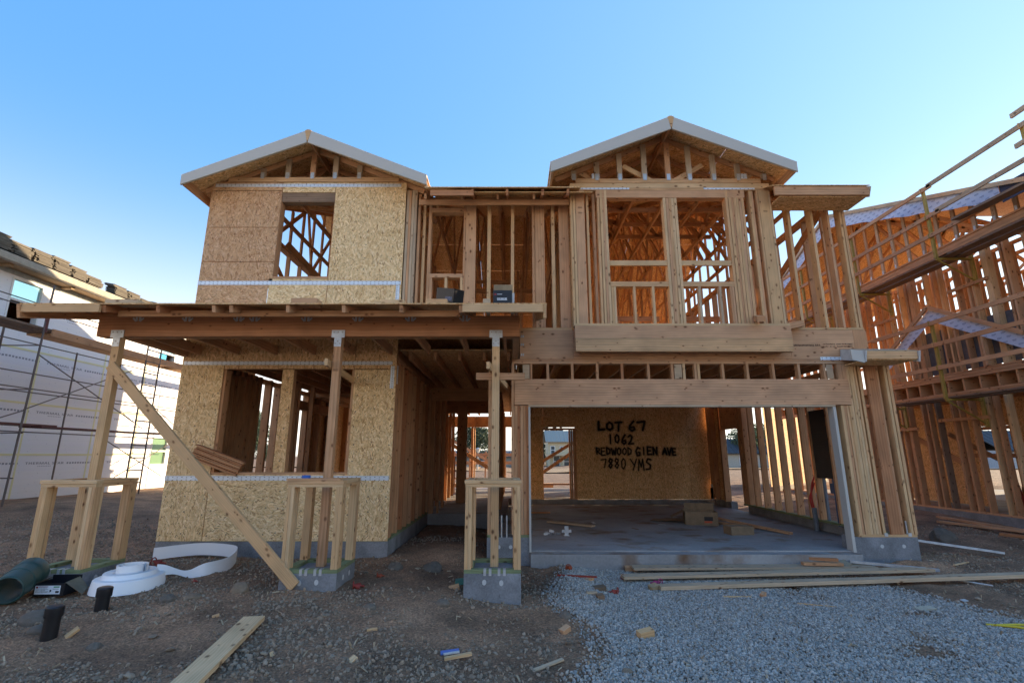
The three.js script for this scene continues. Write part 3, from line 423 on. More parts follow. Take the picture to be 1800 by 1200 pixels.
// inside partitions of the upper storey
for (const x of [-1.0, -.93, .12, .2, .6, 1.0]) studZ(x, 3.42, 5.88, -11.6, 'fir', .05, .09); box(house, 'door_header', -.93, .6, 5.3, 5.4, -11.7, -11.6, WOOD.fir[0]); box(house, 'door_header', -.93, .2, 5.55, 5.63, -11.65, -11.61, WOOD.fir[1]);
for (const x of [-.6, -.2]) studZ(x, 3.42, 5.3, -14.2, 'fir', .05, .09); box(house, 'blocking', -.9, .4, 4.95, 5.05, -14.2, -14.1, WOOD.fir[2]);
for (let x = -4.9; x < 5.6; x += .61) studZ(x, 3.42, 5.88, -20, 'fir', .045, .14); for (let x = 1.2; x < 4.6; x += .41) studZ(x, 3.42, 5.88, -15.5, 'fir', .04, .09); for (let z = -12.2; z > -15.4; z -= .41) studX(z, 3.42, 5.88, 1.1, 'fir', .09);
for (let x = 1.6; x < 5; x += .33) studZ(x, 3.42, 5.88, -13.1, x < 3 ? 'fir' : 'fir', .04, .09); for (let x = 1.9; x < 5.6; x += .45) studZ(x, 3.42, 5.88, -17.6, 'pale', .04, .09); for (const x of [1.5, 2.1, 2.75, 3.3, 3.95, 4.6, 5.2]) { bar(house, 'web', [x, 5.98, -9.4], [x + .02, 7.1, -10.9], .04, .09, wd('fir')); bar(house, 'web', [x, 5.98, -11.2], [x + .02, 7.6, -12.4], .04, .09, wd('fir')); }
box(house, 'blocking', 1.2, 3.6, 4.6, 4.7, -15.5, -15.4, WOOD.fir[0]); bar(house, 'diagonal_brace', [4.6, 3.5, -14.9], [3.0, 5.3, -15.2], .04, .14, WOOD.fir[1]); bar(house, 'diagonal_brace', [-4.6, 5.6, -9.4], [-3.0, 3.8, -12.2], .04, .14, WOOD.brown[0]); bar(house, 'diagonal_brace', [-4.9, 4.4, -10.2], [-3.2, 5.9, -10.6], .04, .14, WOOD.brown[1]); bar(house, 'diagonal_brace', [-3.3, 6.1, -9.0], [-2.9, 4.4, -11.8], .04, .14, WOOD.brown[0]);
box(house, 'blocking', -5.1, -3.2, 4.06, 4.2, -12.1, -12, WOOD.brown[1]); for (const x of [-4.3, -4.05]) studZ(x, 3.42, 4.1, -12, 'fir', .09);
// unseen sheathed cross wall to the roof, added to darken the middle rooms
for (let k = 0; k < 10; k++) { const z1 = -8.2 - k * 1.2, z0 = z1 - 1.19; panelX(house, 'sheathing_panel', z0, z1, 3.42, 5.87, 1.16, OSB.tanH); const top = 8.62 - .449 * Math.max(Math.abs(z0 + 14), Math.abs(z1 + 14)) - .05; if (top > 6.1) panelX(house, 'sheathing_panel', z0, z1, 5.875, top, 1.16, OSB.tanH); }
panelX(house, 'sheathing_panel', -20, -14.6, 3.3, 6.0, -5.267, OSB.tanH);
// main roof: trusses across the house, one each 61 cm, and sheathing panels
const RZ = -14.0, RY = 8.62, EZ = -7.5, EY = 5.70, REZ = -20.5, pitch = (RY - EY) / (EZ - RZ), roofY = (z) => RY - pitch * Math.abs(z - RZ);
for (let i = 0, x = -5.16; x < 5.9; i++, x += 0.615) {
  const t = part('roof_truss', house), k = i % 2 ? 'fir' : 'fir', b = (n, p, q) => bar(t, n, [x, p[1], p[0]], [x, q[1], q[0]], .038, .089, wd(k));
  const top = (z) => [z, roofY(z) - .075], bot = (z) => [z, 5.985];
  b('bottom_chord', bot(-20.2), bot(-8.1)); const fz = (x > -5.6 && x < -1.5) || (x > .6 && x < 4.7) ? -8.35 : -7.62; b('top_chord', top(fz), top(RZ)); b('top_chord', top(RZ), top(-20.4));
  b('web', bot(-12.0), top(RZ + .02)); if (x < -1.6 && i % 3) continue; b('web', bot(-16), top(RZ - .02)); b('web', bot(-12.0), top(-11.5)); b('web', bot(-16), top(-16.5)); b('web', bot(-9.9), top(-11.4)); if (x > 1.2) { b('web', bot(-14), top(-12.7)); b('web', bot(-14), top(-15.3)); b('web', bot(-10.9), top(-12.7)); b('web', bot(-17.1), top(-15.3)); } b('web', bot(-18.1), top(-16.6)); b('web', bot(-9.9), top(-9.2)); b('web', bot(-18.1), top(-18.8));
}
for (const x of [-5.22, 5.79]) for (let z = -8.9; z > -19.9; z -= .61) box(house, 'gable_stud', x, x + .04, 6.0, roofY(z) - .11, z - .09, z, wd('fir'));
for (const s of [1, -1]) {
  const L = Math.hypot(6.5, 2.92), dz = (s > 0 ? EZ : REZ) - RZ, n = 6;
  for (let r = 0; r < n; r++) for (let c = 0; c < 5; c++) {
    const x0 = -5.9 + c * 2.42, x1 = x0 + 2.414; if (s > 0 && r >= 5 && c !== 2) continue;
    const t0 = (r + .004) / n, t1 = (r + .996) / n, p = (t) => V((x0 + x1) / 2, RY - 2.92 * t - .012, RZ + dz * t);
    mesh(house, 'roof_panel', barGeo(p(t0), p(t1), x1 - x0, .012, V(0, 1, 0), baseOf(house)), OSB.tanH);
  }
}
// eaves of the main roof
bar(house, 'roof_deck', [-.15, 5.73, -7.42], [-.15, 6.2, -8.6], 2.6, .014, OSB.tanH); bar(house, 'roof_deck', [5.13, 5.765, -7.42], [5.13, 6.25, -8.6], 1.62, .014, OSB.tanH);
box(house, 'fascia_board', -1.36, -.64, 5.60, 5.70, -7.49, -7.455, WOOD.red[0]); box(house, 'fascia_board', 4.36, 5.925, 5.60, 5.752, -7.475, -7.437, WOOD.fir[0], { label: 'eave fascia at the right end of the main roof' });
for (const x of [-.66, -.08, .51, .93]) bar(house, 'rafter_tail', [x, 5.655, -7.45], [x, 6.0, -8.3], .042, .10, wd('red')); box(house, 'blocking', -1.6, .98, 5.60, 5.70, -7.80, -7.77, WOOD.brown[0]);
for (const x of [4.7, 5.3]) bar(house, 'rafter_tail', [x, 5.66, -7.48], [x, 6.0, -8.3], .042, .10, wd('brown')); bar(house, 'barge_board', [5.93, 5.66, -7.44], [5.93, RY - .10, RZ], .035, .17, WOOD.grey[0]); bar(house, 'barge_board', [5.93, RY - .10, RZ], [5.93, 5.6, REZ], .035, .17, WOOD.fir[0]); box(house, 'soffit_board', 4.45, 5.9, 5.585, 5.6, -7.96, -7.48, OSB.tanH);
// a front gable: barge boards, top chords, posts, sheathing running back into the main roof
function gable(px, py, xl, xr, ey, zf, zw, yb, posts, kind) {
  for (const [x, s] of [[xl, -1], [xr, 1]]) {
    // barge board with plumb ends
    const sh = new THREE.Shape(), d = .185, px0 = px + s * .05, yy = (X) => py - (py - ey) * (X - px) / (x - px);
    sh.moveTo(px0, yy(px0)); sh.lineTo(x, ey); sh.lineTo(x, ey - d * .93); sh.lineTo(px0 - s * .04, yy(px0) - d * 1.14); sh.closePath();
    const g = new THREE.ExtrudeGeometry(sh, { depth: .03, bevelEnabled: true, bevelSize: .003, bevelThickness: .003, bevelSegments: 1 }); const b = baseOf(house); g.translate(-b.x, -b.y, zf - .03 - b.z); mesh(house, 'barge_board', g, primed, { label: 'pale primed barge board of a front gable' });
    const mid = (a, c, t) => a + (c - a) * t, zr = -10.35, ze = -8.45, xm = mid(px, x, .499), ym = mid(py, ey, .499) - .006, zm = mid(zr, ze, .499), ord = (q) => s > 0 ? q.reverse() : q;
    mesh(house, 'roof_panel', quadGeo(ord([[px, py - .006, zf], [xm, ym, zf], [xm, ym, zm], [px, py - .006, zr]]), .013, baseOf(house)), OSB.tanH);
    mesh(house, 'roof_panel', quadGeo(ord([[xm + s * .004, ym - .002, zf], [x, ey - .006, zf], [x, ey - .006, ze], [xm + s * .004, ym - .002, zm]]), .013, baseOf(house)), OSB.tanH);
    bar(house, 'top_chord', [px, py - .075, zw - .05], [x - s * .12, mid(py, ey, .94) - .075, zw - .05], .04, .085, wd('fir'));
    for (const t of [0, 1]) { const z = zw - .55 - t * .61; bar(house, 'top_chord', [px, py - .09, z], [x - s * .06, ey - .06, z], .038, .09, wd(kind)); }
    bar(house, 'eave_board', [x - s * .03, ey - .10, zf - .04], [x - s * .03, ey - .10, zf - 1.0], .035, .14, wd('brown')); 
    for (let t = 0; t < (kind === 'brown' ? 1 : 4); t++) { const z = zw - .55 - t * .61; bar(house, 'web', [px + s * .5, yb + .05, z], [px + s * .08, py - .15, z], .036, .08, wd(kind)); bar(house, 'web', [px + s * .5, yb + .05, z], [px + s * 1.1, mid(py, ey, .55) - .15, z], .036, .08, wd(kind)); bar(house, 'bottom_chord', [px, yb + .02, z], [x - s * .3, yb + .02, z], .036, .09, wd('brown')); }
  }
  const sh = new THREE.Shape(); sh.moveTo(px - .055, py - .01); sh.lineTo(px - .02, py + .01); sh.lineTo(px + .02, py + .01); sh.lineTo(px + .055, py - .01); sh.lineTo(px + .008, py - .20); sh.lineTo(px - .008, py - .20); sh.closePath();
  const g = new THREE.ExtrudeGeometry(sh, { depth: .04, bevelEnabled: false }), b = baseOf(house); g.translate(-b.x, -b.y, zf - .034 - b.z); mesh(house, 'ridge_block', g, WOOD.pale[1]);
  bar(house, 'ridge_board', [px, py - .1, zf - .05], [px, py - .1, -10.2], .04, .14, WOOD.brown[0]);
  for (const x of posts) { const top = py - (py - ey) * Math.abs(x - px) / Math.abs(x < px ? xl - px : xr - px) - .06; const p = box(house, 'gable_post', x - .045, x + .045, yb, top, zw - .026, zw + .012 + rr(-.004, .002), wd(Math.abs(x - px) < .2 ? 'fir' : 'grey')); box(p, 'truss_plate', x - .03, x + .03, yb - .03, yb + .09, zw + .016, zw + .019, galv); }
}
gable(2.665, 6.945, .635, 4.675, 6.09, -7.255, ZP, 6.06, [1.07, 1.47, 1.87, 2.30, 2.71, 3.08, 3.50, 3.92, 4.37], 'fir');
gable(-3.48, 6.81, -5.52, -1.43, 5.96, -7.43, ZU, 6.186, [-4.41, -3.97, -3.53, -3.13, -2.70], 'brown');
box(house, 'bottom_chord', 1.1, 4.30, 5.978, 6.06, ZP - .03, ZP + .009, WOOD.pale[3]); box(house, 'bottom_chord', -5.0, -2.0, 6.094, 6.185, ZU + .001, ZU + .012, WOOD.pale[3]); box(house, 'bottom_chord', -5.27, -1.85, 6.093, 6.19, ZU - .1, ZU - .06, WOOD.fir[0]);
for (const [a, b] of [[[1.12, 6.28], [1.44, 5.98 + .08]], [[1.95, 6.36], [2.42, 6.08]], [[3.35, 6.38], [2.85, 6.08]], [[4.3, 6.28], [3.98, 6.06]]]) bar(house, 'web', [...a, ZP - .09], [...b, ZP - .09], .038, .085, wd('pale'));
for (const x of [1.45, 4.0]) box(house, 'truss_plate', x - .07, x + .07, 6.04, 6.16, ZP + .003, ZP + .006, strapMat);
// eave return at the right corner of the garage
bar(house, 'roof_deck', [5.81, 2.962, -7.42], [5.81, 3.10, -7.97], .80, .014, WOOD.grey[1]); box(house, 'fascia_board', 5.425, 6.205, 2.84, 2.955, -7.455, -7.42, WOOD.pale[3]);
for (const x of [5.405, 6.225]) bar(house, 'barge_board', [x, 2.875, -7.405], [x, 3.01, -7.97], .022, .17, white); 
{ const sh = new THREE.Shape(); sh.moveTo(5.19, 2.985); sh.lineTo(5.385, 2.96); sh.lineTo(5.385, 2.775); sh.lineTo(5.20, 2.82); sh.closePath(); const g = new THREE.ExtrudeGeometry(sh, { depth: .02, bevelEnabled: false }); g.translate(-.4, 0, -7.44 + 8); mesh(house, 'barge_board', g, primed, { label: 'grey primed board end at the garage corner' }); }
box(house, 'soffit_board', 5.43, 6.2, 2.825, 2.838, -7.95, -7.44, OSB.tanH);
mesh(house, 'nail_heads', mergeGeometries(nails), WOOD.old[1], { kind: 'stuff' });

// ---------------------------------------------------------------- ground
const sstep = (a, b, x) => { const t = Math.max(0, Math.min(1, (x - a) / (b - a))); return t * t * (3 - 2 * t); };
// how far a place lies inside the gravel drive (metres, negative outside)
function inGravel(x, z) {
  const left = 0.62 + 0.16 * Math.sin(z * 2.3) + 0.25 * (fbm(z * 1.7 + 9, 3.3, 3) - .47) + (z < -7 ? (z + 7) * -.02 : 0) - (z > -4.6 ? (z + 4.6) * .45 : 0);
  const right = z < -7.2 ? 4.6 : 4.55 + (z + 7.2) * .36 + 0.35 * (fbm(z * 1.5 + 40, 8.1, 3) - .47) * 2;
  return Math.min(x - left, right - x, z + 8.05 + (fbm(x * 1.3, 5, 2) - .5) * .3);
}
const mounds = [[-4.3, -7.0, .55, .32, .10], [-3.2, -6.55, .6, .35, .05], [-0.9, -6.7, .6, .4, .04], [-1.0, -8.6, .7, .8, .08], [.75, -6.9, .35, .9, .14], [.35, -5.6, .45, .5, .06], [5.75, -7.72, .55, .18, .14], [6.6, -8.2, .9, .5, .12], [7.4, -7.5, .8, .4, .07], [-5.6, -4.9, 1.0, .5, .05], [8.2, -9.3, 1.0, .6, .12], [-8, -9, 2.5, 1.2, .10], [-10.5, -12, 2.5, 1.8, .12]];
function groundY(x, z) {
  let y = -0.235; const d = -z; y += (1 - sstep(-1.3, .5, x)) * (.085 + .09 * sstep(4.3, 5.9, d));
  y += 0.20 * sstep(6, 11, Math.abs(x + .5)) * sstep(6.5, 11, d) + 0.12 * sstep(9, 14, d) * (Math.abs(x) > 5.5 ? 1 : 0);
  if (d > 21) y += 0.1; if (d > 40) y -= 0.7 * sstep(40, 75, d);
  for (const [mx, mz, sx, sz, h] of mounds) { const q = ((x - mx) / sx) ** 2 + ((z - mz) / sz) ** 2; if (q < 9) y += h * Math.exp(-q); }
  const g = inGravel(x, z), near = Math.abs(x) < 16 && d < 26 ? 1 : .4;
  const rough = .085 * (fbm(x * .9 + 4, z * .9, 4) - .47) + .055 * (fbm(x * 4.1, z * 4.1 + 7, 3) - .45) + .026 * (fbm(x * 13, z * 13, 2) - .4);
  y += g > 0 ? .018 * (fbm(x * 1.2, z * 1.2, 3) - .47) - .01 * sstep(0, .3, g) : rough * near;
  if (x > -5.2 && x < 6.1 && d > 7.98 && d < 20 && !(x > -1.83 && x < -.38 && d < 11.3)) y = Math.min(y, -.3);
  return y;
}
const dirtTex = dataTex(1024, 1024, (u, v, o) => {
  const a = fbmP(u * 5, v * 5, 5, 5, 5), b = vnoise(u * 160, v * 160, 160, 160), c = vnoise(u * 250, v * 250, 250, 250), p = vnoise(u * 64, v * 64, 64, 64);
  let n = .62 + .5 * (a - .47) + .20 * (b - .5) + .22 * (c - .5) + (p > .82 ? .14 * (p - .82) * 5 : 0); const w = .5 + .5 * (fbmP(u * 3 + 7, v * 3, 3, 3, 3) - .47);
  o[0] = n; o[1] = n * (.86 + .05 * w); o[2] = n * (.74 + .1 * w);
}, [.42, .42]);
const dirtMat = new THREE.MeshStandardMaterial({ color: new THREE.Color().setRGB(.66, .50, .37), map: dirtTex, roughness: .97, bumpMap: dirtTex, bumpScale: .016 });
{
  const line = (parts) => { const a = []; for (const [from, to, st] of parts) for (let v = from; v < to - 1e-6; v += st) a.push(v); a.push(parts[parts.length - 1][1]); return a; };
  const xs = line([[-600, -100, 100], [-100, -30, 10], [-30, -14, 1], [-14, -7, .16], [-7, 9, .045], [9, 16, .25], [16, 40, 2], [40, 120, 16], [120, 600, 120]]);
  const zs = line([[-600, -120, 120], [-120, -60, 12], [-60, -26, 2], [-26, -12, .4], [-12, -8.9, .09], [-8.9, -3.4, .042], [-3.4, 2, .6], [2, 60, 8], [60, 600, 180]]);
  const P = [], U = [], I = [], nx = xs.length;
  for (const z of zs) for (const x of xs) { P.push(x, groundY(x, z), z); U.push(x, z); }
  for (let j = 0; j < zs.length - 1; j++) for (let i = 0; i < nx - 1; i++) { const a = j * nx + i; I.push(a, a + nx, a + 1, a + 1, a + nx, a + nx + 1); }
  const g = new THREE.BufferGeometry(); g.setAttribute('position', new THREE.Float32BufferAttribute(P, 3)); g.setAttribute('uv', new THREE.Float32BufferAttribute(U, 2)); g.setIndex(I); g.computeVertexNormals();
  mesh(scene, 'ground', g, dirtMat, { kind: 'structure' });
}
function stoneGeo(seed, flat) { const r = rngOf(seed), g = new THREE.IcosahedronGeometry(1, 0), p = g.attributes.position, m = {}; for (let i = 0; i < p.count; i++) { const k = [p.getX(i), p.getY(i), p.getZ(i)].map((v) => v.toFixed(3)).join(); const s = m[k] ??= [.62 + r() * .6, .62 + r() * .6, .62 + r() * .6]; p.setXYZ(i, p.getX(i) * s[0], p.getY(i) * s[1] * flat, p.getZ(i) * s[2]); } g.computeVertexNormals(); return g; }
const STONES = [stoneGeo(1, .8), stoneGeo(2, .6), stoneGeo(3, .9), stoneGeo(4, .7)];
const stoneMat = new THREE.MeshStandardMaterial({ color: 0xffffff, map: speckTex, roughness: .9 });
function scatter(name, label, category, n, place, col, seed, kinds = STONES) {
  const r = rngOf(seed), M = new THREE.Matrix4(), Q = new THREE.Quaternion(), E = new THREE.Euler(), C = new THREE.Color(), per = kinds.map(() => []);
  for (let i = 0; i < n; i++) { const p = place(r); if (p) per[i % kinds.length].push(p); }
  const root = thing(name, label, category); root.userData.kind = 'stuff';
  kinds.forEach((g, k) => {
    const im = shade(new THREE.InstancedMesh(g, stoneMat, per[k].length)); im.name = 'stones'; im.userData.kind = 'stuff';
    per[k].forEach(([x, y, z, s], i) => { E.set(r() * 6.3, r() * 6.3, r() * 6.3); if (s > .03) E.set(r() * .7 - .35, r() * 6.3, r() * .7 - .35); Q.setFromEuler(E); M.compose(V(x, y, z), Q, V(s * (.8 + r() * .5), s * (.7 + r() * .4), s * (.8 + r() * .5))); im.setMatrixAt(i, M); const c = col(r); im.setColorAt(i, C.setRGB(...c)); });
    root.add(im);
  });
}
scatter('gravel', 'blue grey crushed gravel spread as a driveway before the garage', 'gravel', 140000, (r) => { const z = -8.15 + r() * 4.65, x = -.1 + r() * 6; const g = inGravel(x, z); if (g < -.25 || (g < .12 && r() > .35 + g * 2.2) || x > -z * 1.12 + .3) return null; if (fbm(x * 1.4 + 20, z * 1.4, 4) < .20 + r() * .12) return null; return [x, groundY(x, z) + .003 + r() * .010, z, .0075 + r() * r() * .013]; }, (r) => { const v = .30 + .36 * r(), w = r() < .22 ? .05 : 0; return [v * 1.08 + w, v * 1.02, v * .93 - w]; }, 31);
scatter('dirt_clods', 'small clods and pebbles scattered over the bare brown dirt', 'dirt', 90000, (r) => { const z = -3.6 - 7.5 * r() ** 1.3, x = (r() * 2 - 1) * Math.min(10, -z * 1.1 + .4); if (inGravel(x, z) > -.02 || (x > -5.25 && x < 6.15 && z < -7.76 && !(x > -1.8 && x < -.4 && z > -11))) return null; if (fbm(x * 1.1 + 3, z * 1.1, 3) < .34 + r() * .28) return null; const s = .005 + .017 * r() ** 2.5; return [x, groundY(x, z) + s * .3, z, s]; }, (r) => { const v = .20 + r() * .22; return [v * 1.25, v * .95, v * .68]; }, 32);
scatter('stones', 'larger loose stones and hard clods lying on the dirt', 'stones', 620, (r) => { const z = -3.8 - 6.5 * r(), x = (r() * 2 - 1) * Math.min(9, -z * 1.1 + .4), g = inGravel(x, z); if (g > .0 || (x > -5.25 && x < 6.15 && z < -7.76)) return null; if (g < -.5 && fbm(x * .8, z * .8 + 8, 3) < .48) return null; const s = .012 + .028 * r() ** 3.5; return [x, groundY(x, z) + s * .25, z, s]; }, (r) => { const v = .20 + r() * .2; return [v * 1.28, v * .95, v * .66]; }, 33);
// pale dry strip and far field behind the houses
function sheet(name, x0, x1, z0, z1, nx, nz, lift, mat) { const P = [], U = [], I = []; for (let j = 0; j <= nz; j++) for (let i = 0; i <= nx; i++) { const x = x0 + (x1 - x0) * i / nx, z = z0 + (z1 - z0) * j / nz; P.push(x, groundY(x, z) + lift, z); U.push(x, z); } for (let j = 0; j < nz; j++) for (let i = 0; i < nx; i++) { const q = j * (nx + 1) + i; I.push(q, q + 1, q + nx + 1, q + 1, q + nx + 2, q + nx + 1); } const g = new THREE.BufferGeometry(); g.setAttribute('position', new THREE.Float32BufferAttribute(P, 3)); g.setAttribute('uv', new THREE.Float32BufferAttribute(U, 2)); g.setIndex(I); g.computeVertexNormals(); return mesh(scene, name, g, mat, { kind: 'structure' }); }
const dryMat = dirtMat.clone(); dryMat.color.setRGB(.95, .80, .55); sheet('dry_field', -160, 160, -46, -79, 80, 20, .09, dryMat);

// ---------------------------------------------------------------- wrapped house on the left
const wrapTex = canvasTex(2048, 1024, (x, W, H) => { x.fillStyle = 'rgb(238,238,243)'; x.fillRect(0, 0, W, H); const r = rngOf(12); for (let i = 0; i < 60; i++) { x.fillStyle = `rgba(205,208,226,${r() * .05})`; x.fillRect(0, r() * H, W, 8 + r() * 60); } x.fillStyle = 'rgba(110,112,128,.75)'; x.font = 'bold 62px sans-serif'; for (const X of [40, 1060]) { x.fillText('THERMAL STAR', X, 150); for (let i = 0; i < 14; i++) { x.fillRect(X + 480 + i * 34, 106 + r() * 8, 22, 36); } } x.font = '34px sans-serif'; x.fillStyle = 'rgba(120,122,138,.55)'; for (const X of [180, 1200]) for (let i = 0; i < 8; i++) x.fillRect(X + i * 20, 178, 12, 18); x.fillStyle = 'rgba(150,152,165,.5)'; for (let i = 0; i < 90; i++) { x.beginPath(); x.arc(r() * W, r() * H, 3 + r() * 3, 0, 7); x.fill(); } }, [1 / 5.4, 1 / 1.36]);
const wrapMat = new THREE.MeshStandardMaterial({ color: new THREE.Color().setRGB(.95, .94, .93), map: wrapTex, roughness: .62 });
const glassTint = new THREE.MeshStandardMaterial({ color: new THREE.Color().setRGB(.45, .74, .80), roughness: .06, metalness: .75 });
const glassBlue = new THREE.MeshStandardMaterial({ color: new THREE.Color().setRGB(.10, .42, .66), roughness: .12, metalness: .4 });
const vinyl = plain(.74, .74, .73, .45), tape = plain(.78, .74, .42, .5), cream = worn(.60, .55, .46, .7), creamDark = worn(.50, .34, .19, .8);
{
  const h = thing('wrapped_house', 'two storey house in white foam sheathing with scaffolding along its side wall', 'house', [-13, 0, -12]);
  const sh = new THREE.Shape([[-4, .13], [22.5, .13], [22.5, 6.25], [-4, 6.25]].map(([a, b]) => new THREE.Vector2(a, b)));
  const holes = [[12.18, 13.08, 4.80, 5.95], [17.8, 18.75, 4.66, 5.6], [18.2, 19.05, 1.05, 2.05]];
  for (const [a, b, c, d] of holes) sh.holes.push(new THREE.Path([[a, c], [a, d], [b, d], [b, c]].map(([p, q]) => new THREE.Vector2(p, q))));
  const g = new THREE.ExtrudeGeometry(sh, { depth: .2, bevelEnabled: false }); g.rotateY(Math.PI / 2); g.translate(-.2, 0, 12); mesh(h, 'wall', g, wrapMat);
  box(h, 'wall', -24, -13.21, .13, 6.25, -5, -4.8, wrapMat); box(h, 'wall', -24.2, -24.01, .13, 6.25, -22.5, -4.8, wrapMat); box(h, 'inner_wall', -16.6, -16.5, .13, 6.2, -22, -5, WOOD.fir[0]); box(h, 'inner_floor', -23.9, -13.21, 3.2, 3.4, -22.2, -5.1, OSB.tanH); box(h, 'inner_ceiling', -23.9, -13.21, 6.2, 6.24, -22.2, -5.1, OSB.tanH); box(h, 'wall', -24, -13.21, .13, 6.25, -22.5, -22.3, wrapMat);
  box(h, 'foundation_wall', -13.2, -12.99, -.8, .126, -22.4, -4, worn(.30, .28, .25, .9));
  holes.forEach(([a, b, c, d], i) => {
    const w = part('window', h); if (i === 2) w.userData.label = 'green tinted lower window';
    for (const q of [[a, a + .05, c, d], [b - .05, b, c, d], [a + .05, b - .05, d - .05, d], [a + .05, b - .05, c, c + .05], [a + .05, b - .05, (c + d) / 2 - .03, (c + d) / 2 + .03]]) box(w, 'frame', -13.09, -12.985, q[2], q[3], -q[1], -q[0], vinyl);
    box(w, 'pane', -13.06, -13.045, (c + d) / 2 + .03, d - .05, -(b - .05), -(a + .05), i === 2 ? plain(.22, .36, .22, .2, .3) : glassTint);
    if (i) box(w, 'pane', -13.08, -13.06, c + .05, (c + d) / 2 - .03, i === 1 ? -(a + .55) : -(b - .05), -(a + .05), i === 1 ? glassBlue : plain(.22, .36, .22, .2, .3));
  });
  for (const z of [-13.35, -15.55, -17.35, -11.1]) box(h, 'seam_tape', -12.998, -12.995, .15, z < -15 ? 4.6 : 4.1, z - .025, z + .025, tape);
  for (const y of [4.15, 2.76, 1.42]) box(h, 'seam_tape', -12.994, -12.991, y - .025, y + .025, -18.0, -6, tape);
  box(h, 'gutter', -12.62, -12.47, 6.13, 6.30, -22.6, -4.5, cream); for (const y of [6.16, 6.20, 6.245, 6.285]) box(h, 'gutter_rib', -12.471, -12.455, y - .012, y + .012, -22.6, -4.5, cream);
  box(h, 'eave_soffit', -13.2, -12.62, 6.12, 6.16, -22.6, -4.5, creamDark); box(h, 'frieze_board', -12.997, -12.97, 5.99, 6.11, -22.4, -4.2, worn(.42, .47, .50, .7));
  for (const z of [-11.7, -13.5, -15.2, -17, -18.8]) box(h, 'soffit_block', -12.96, -12.66, 6.06, 6.118, z - .12, z, creamDark);
  for (const [x0, x1, y0, y1] of [[-12.5, -18.5, 6.29, 8.5], [-24.5, -18.5, 6.29, 8.5]]) bar(h, 'roof', [x0, y0, -13.5], [x1, y1, -13.5], 18.4, .05, worn(.10, .10, .11, .85));
}
{ // stacks of roof tiles waiting along the eave
  const tm = [worn(.20, .17, .135, .85), worn(.17, .145, .12, .85), worn(.23, .20, .16, .85)], words = ['nearest', 'second', 'third', 'fourth', 'fifth', 'sixth', 'seventh', 'eighth', 'ninth', 'tenth', 'eleventh', 'twelfth', 'thirteenth', 'farthest'];
  const zs = [[-10.75, 12], [-11.35, 12], [-11.92, 10], [-12.5, 11], [-13.06, 12], [-13.64, 10], [-14.22, 8], [-15.2, 10], [-15.8, 9], [-16.4, 7], [-17.05, 9], [-17.7, 9], [-18.4, 8], [-19.2, 8]];
  zs.forEach(([z, n], i) => {
    const bx = -12.78, by = 6.29 + .28 * .37 + .03, s = thing('roof_tile_stack', words[i] + ' stack of roof tiles counting back along the left roof edge', 'roof tiles', [bx, by, z], 'roof tile stacks on the left roof');
    for (let k = 0; k < n; k++) { const dz = rr(-.03, .03) + (k > n * .6 ? .10 : 0), m = mesh(s, 'tile', slab(V(rr(-.02, .02), .014 + k * .030, dz), V(0, 0, -1), AX[1], AX[0], .52, .024, .32), pick(tm)); m.rotation.z = -.18; m.rotation.x = rr(-.015, .015); if (n > 8 && k < n - 3) mesh(s, 'tile', slab(V(.03 + rr(-.01, .01), .014 + k * .030, dz + .0), V(0, 0, -1), AX[1], AX[0], .44 + rr(-.1, .1), .024, .31), pick(tm)).rotation.z = -.18; }
  });
}
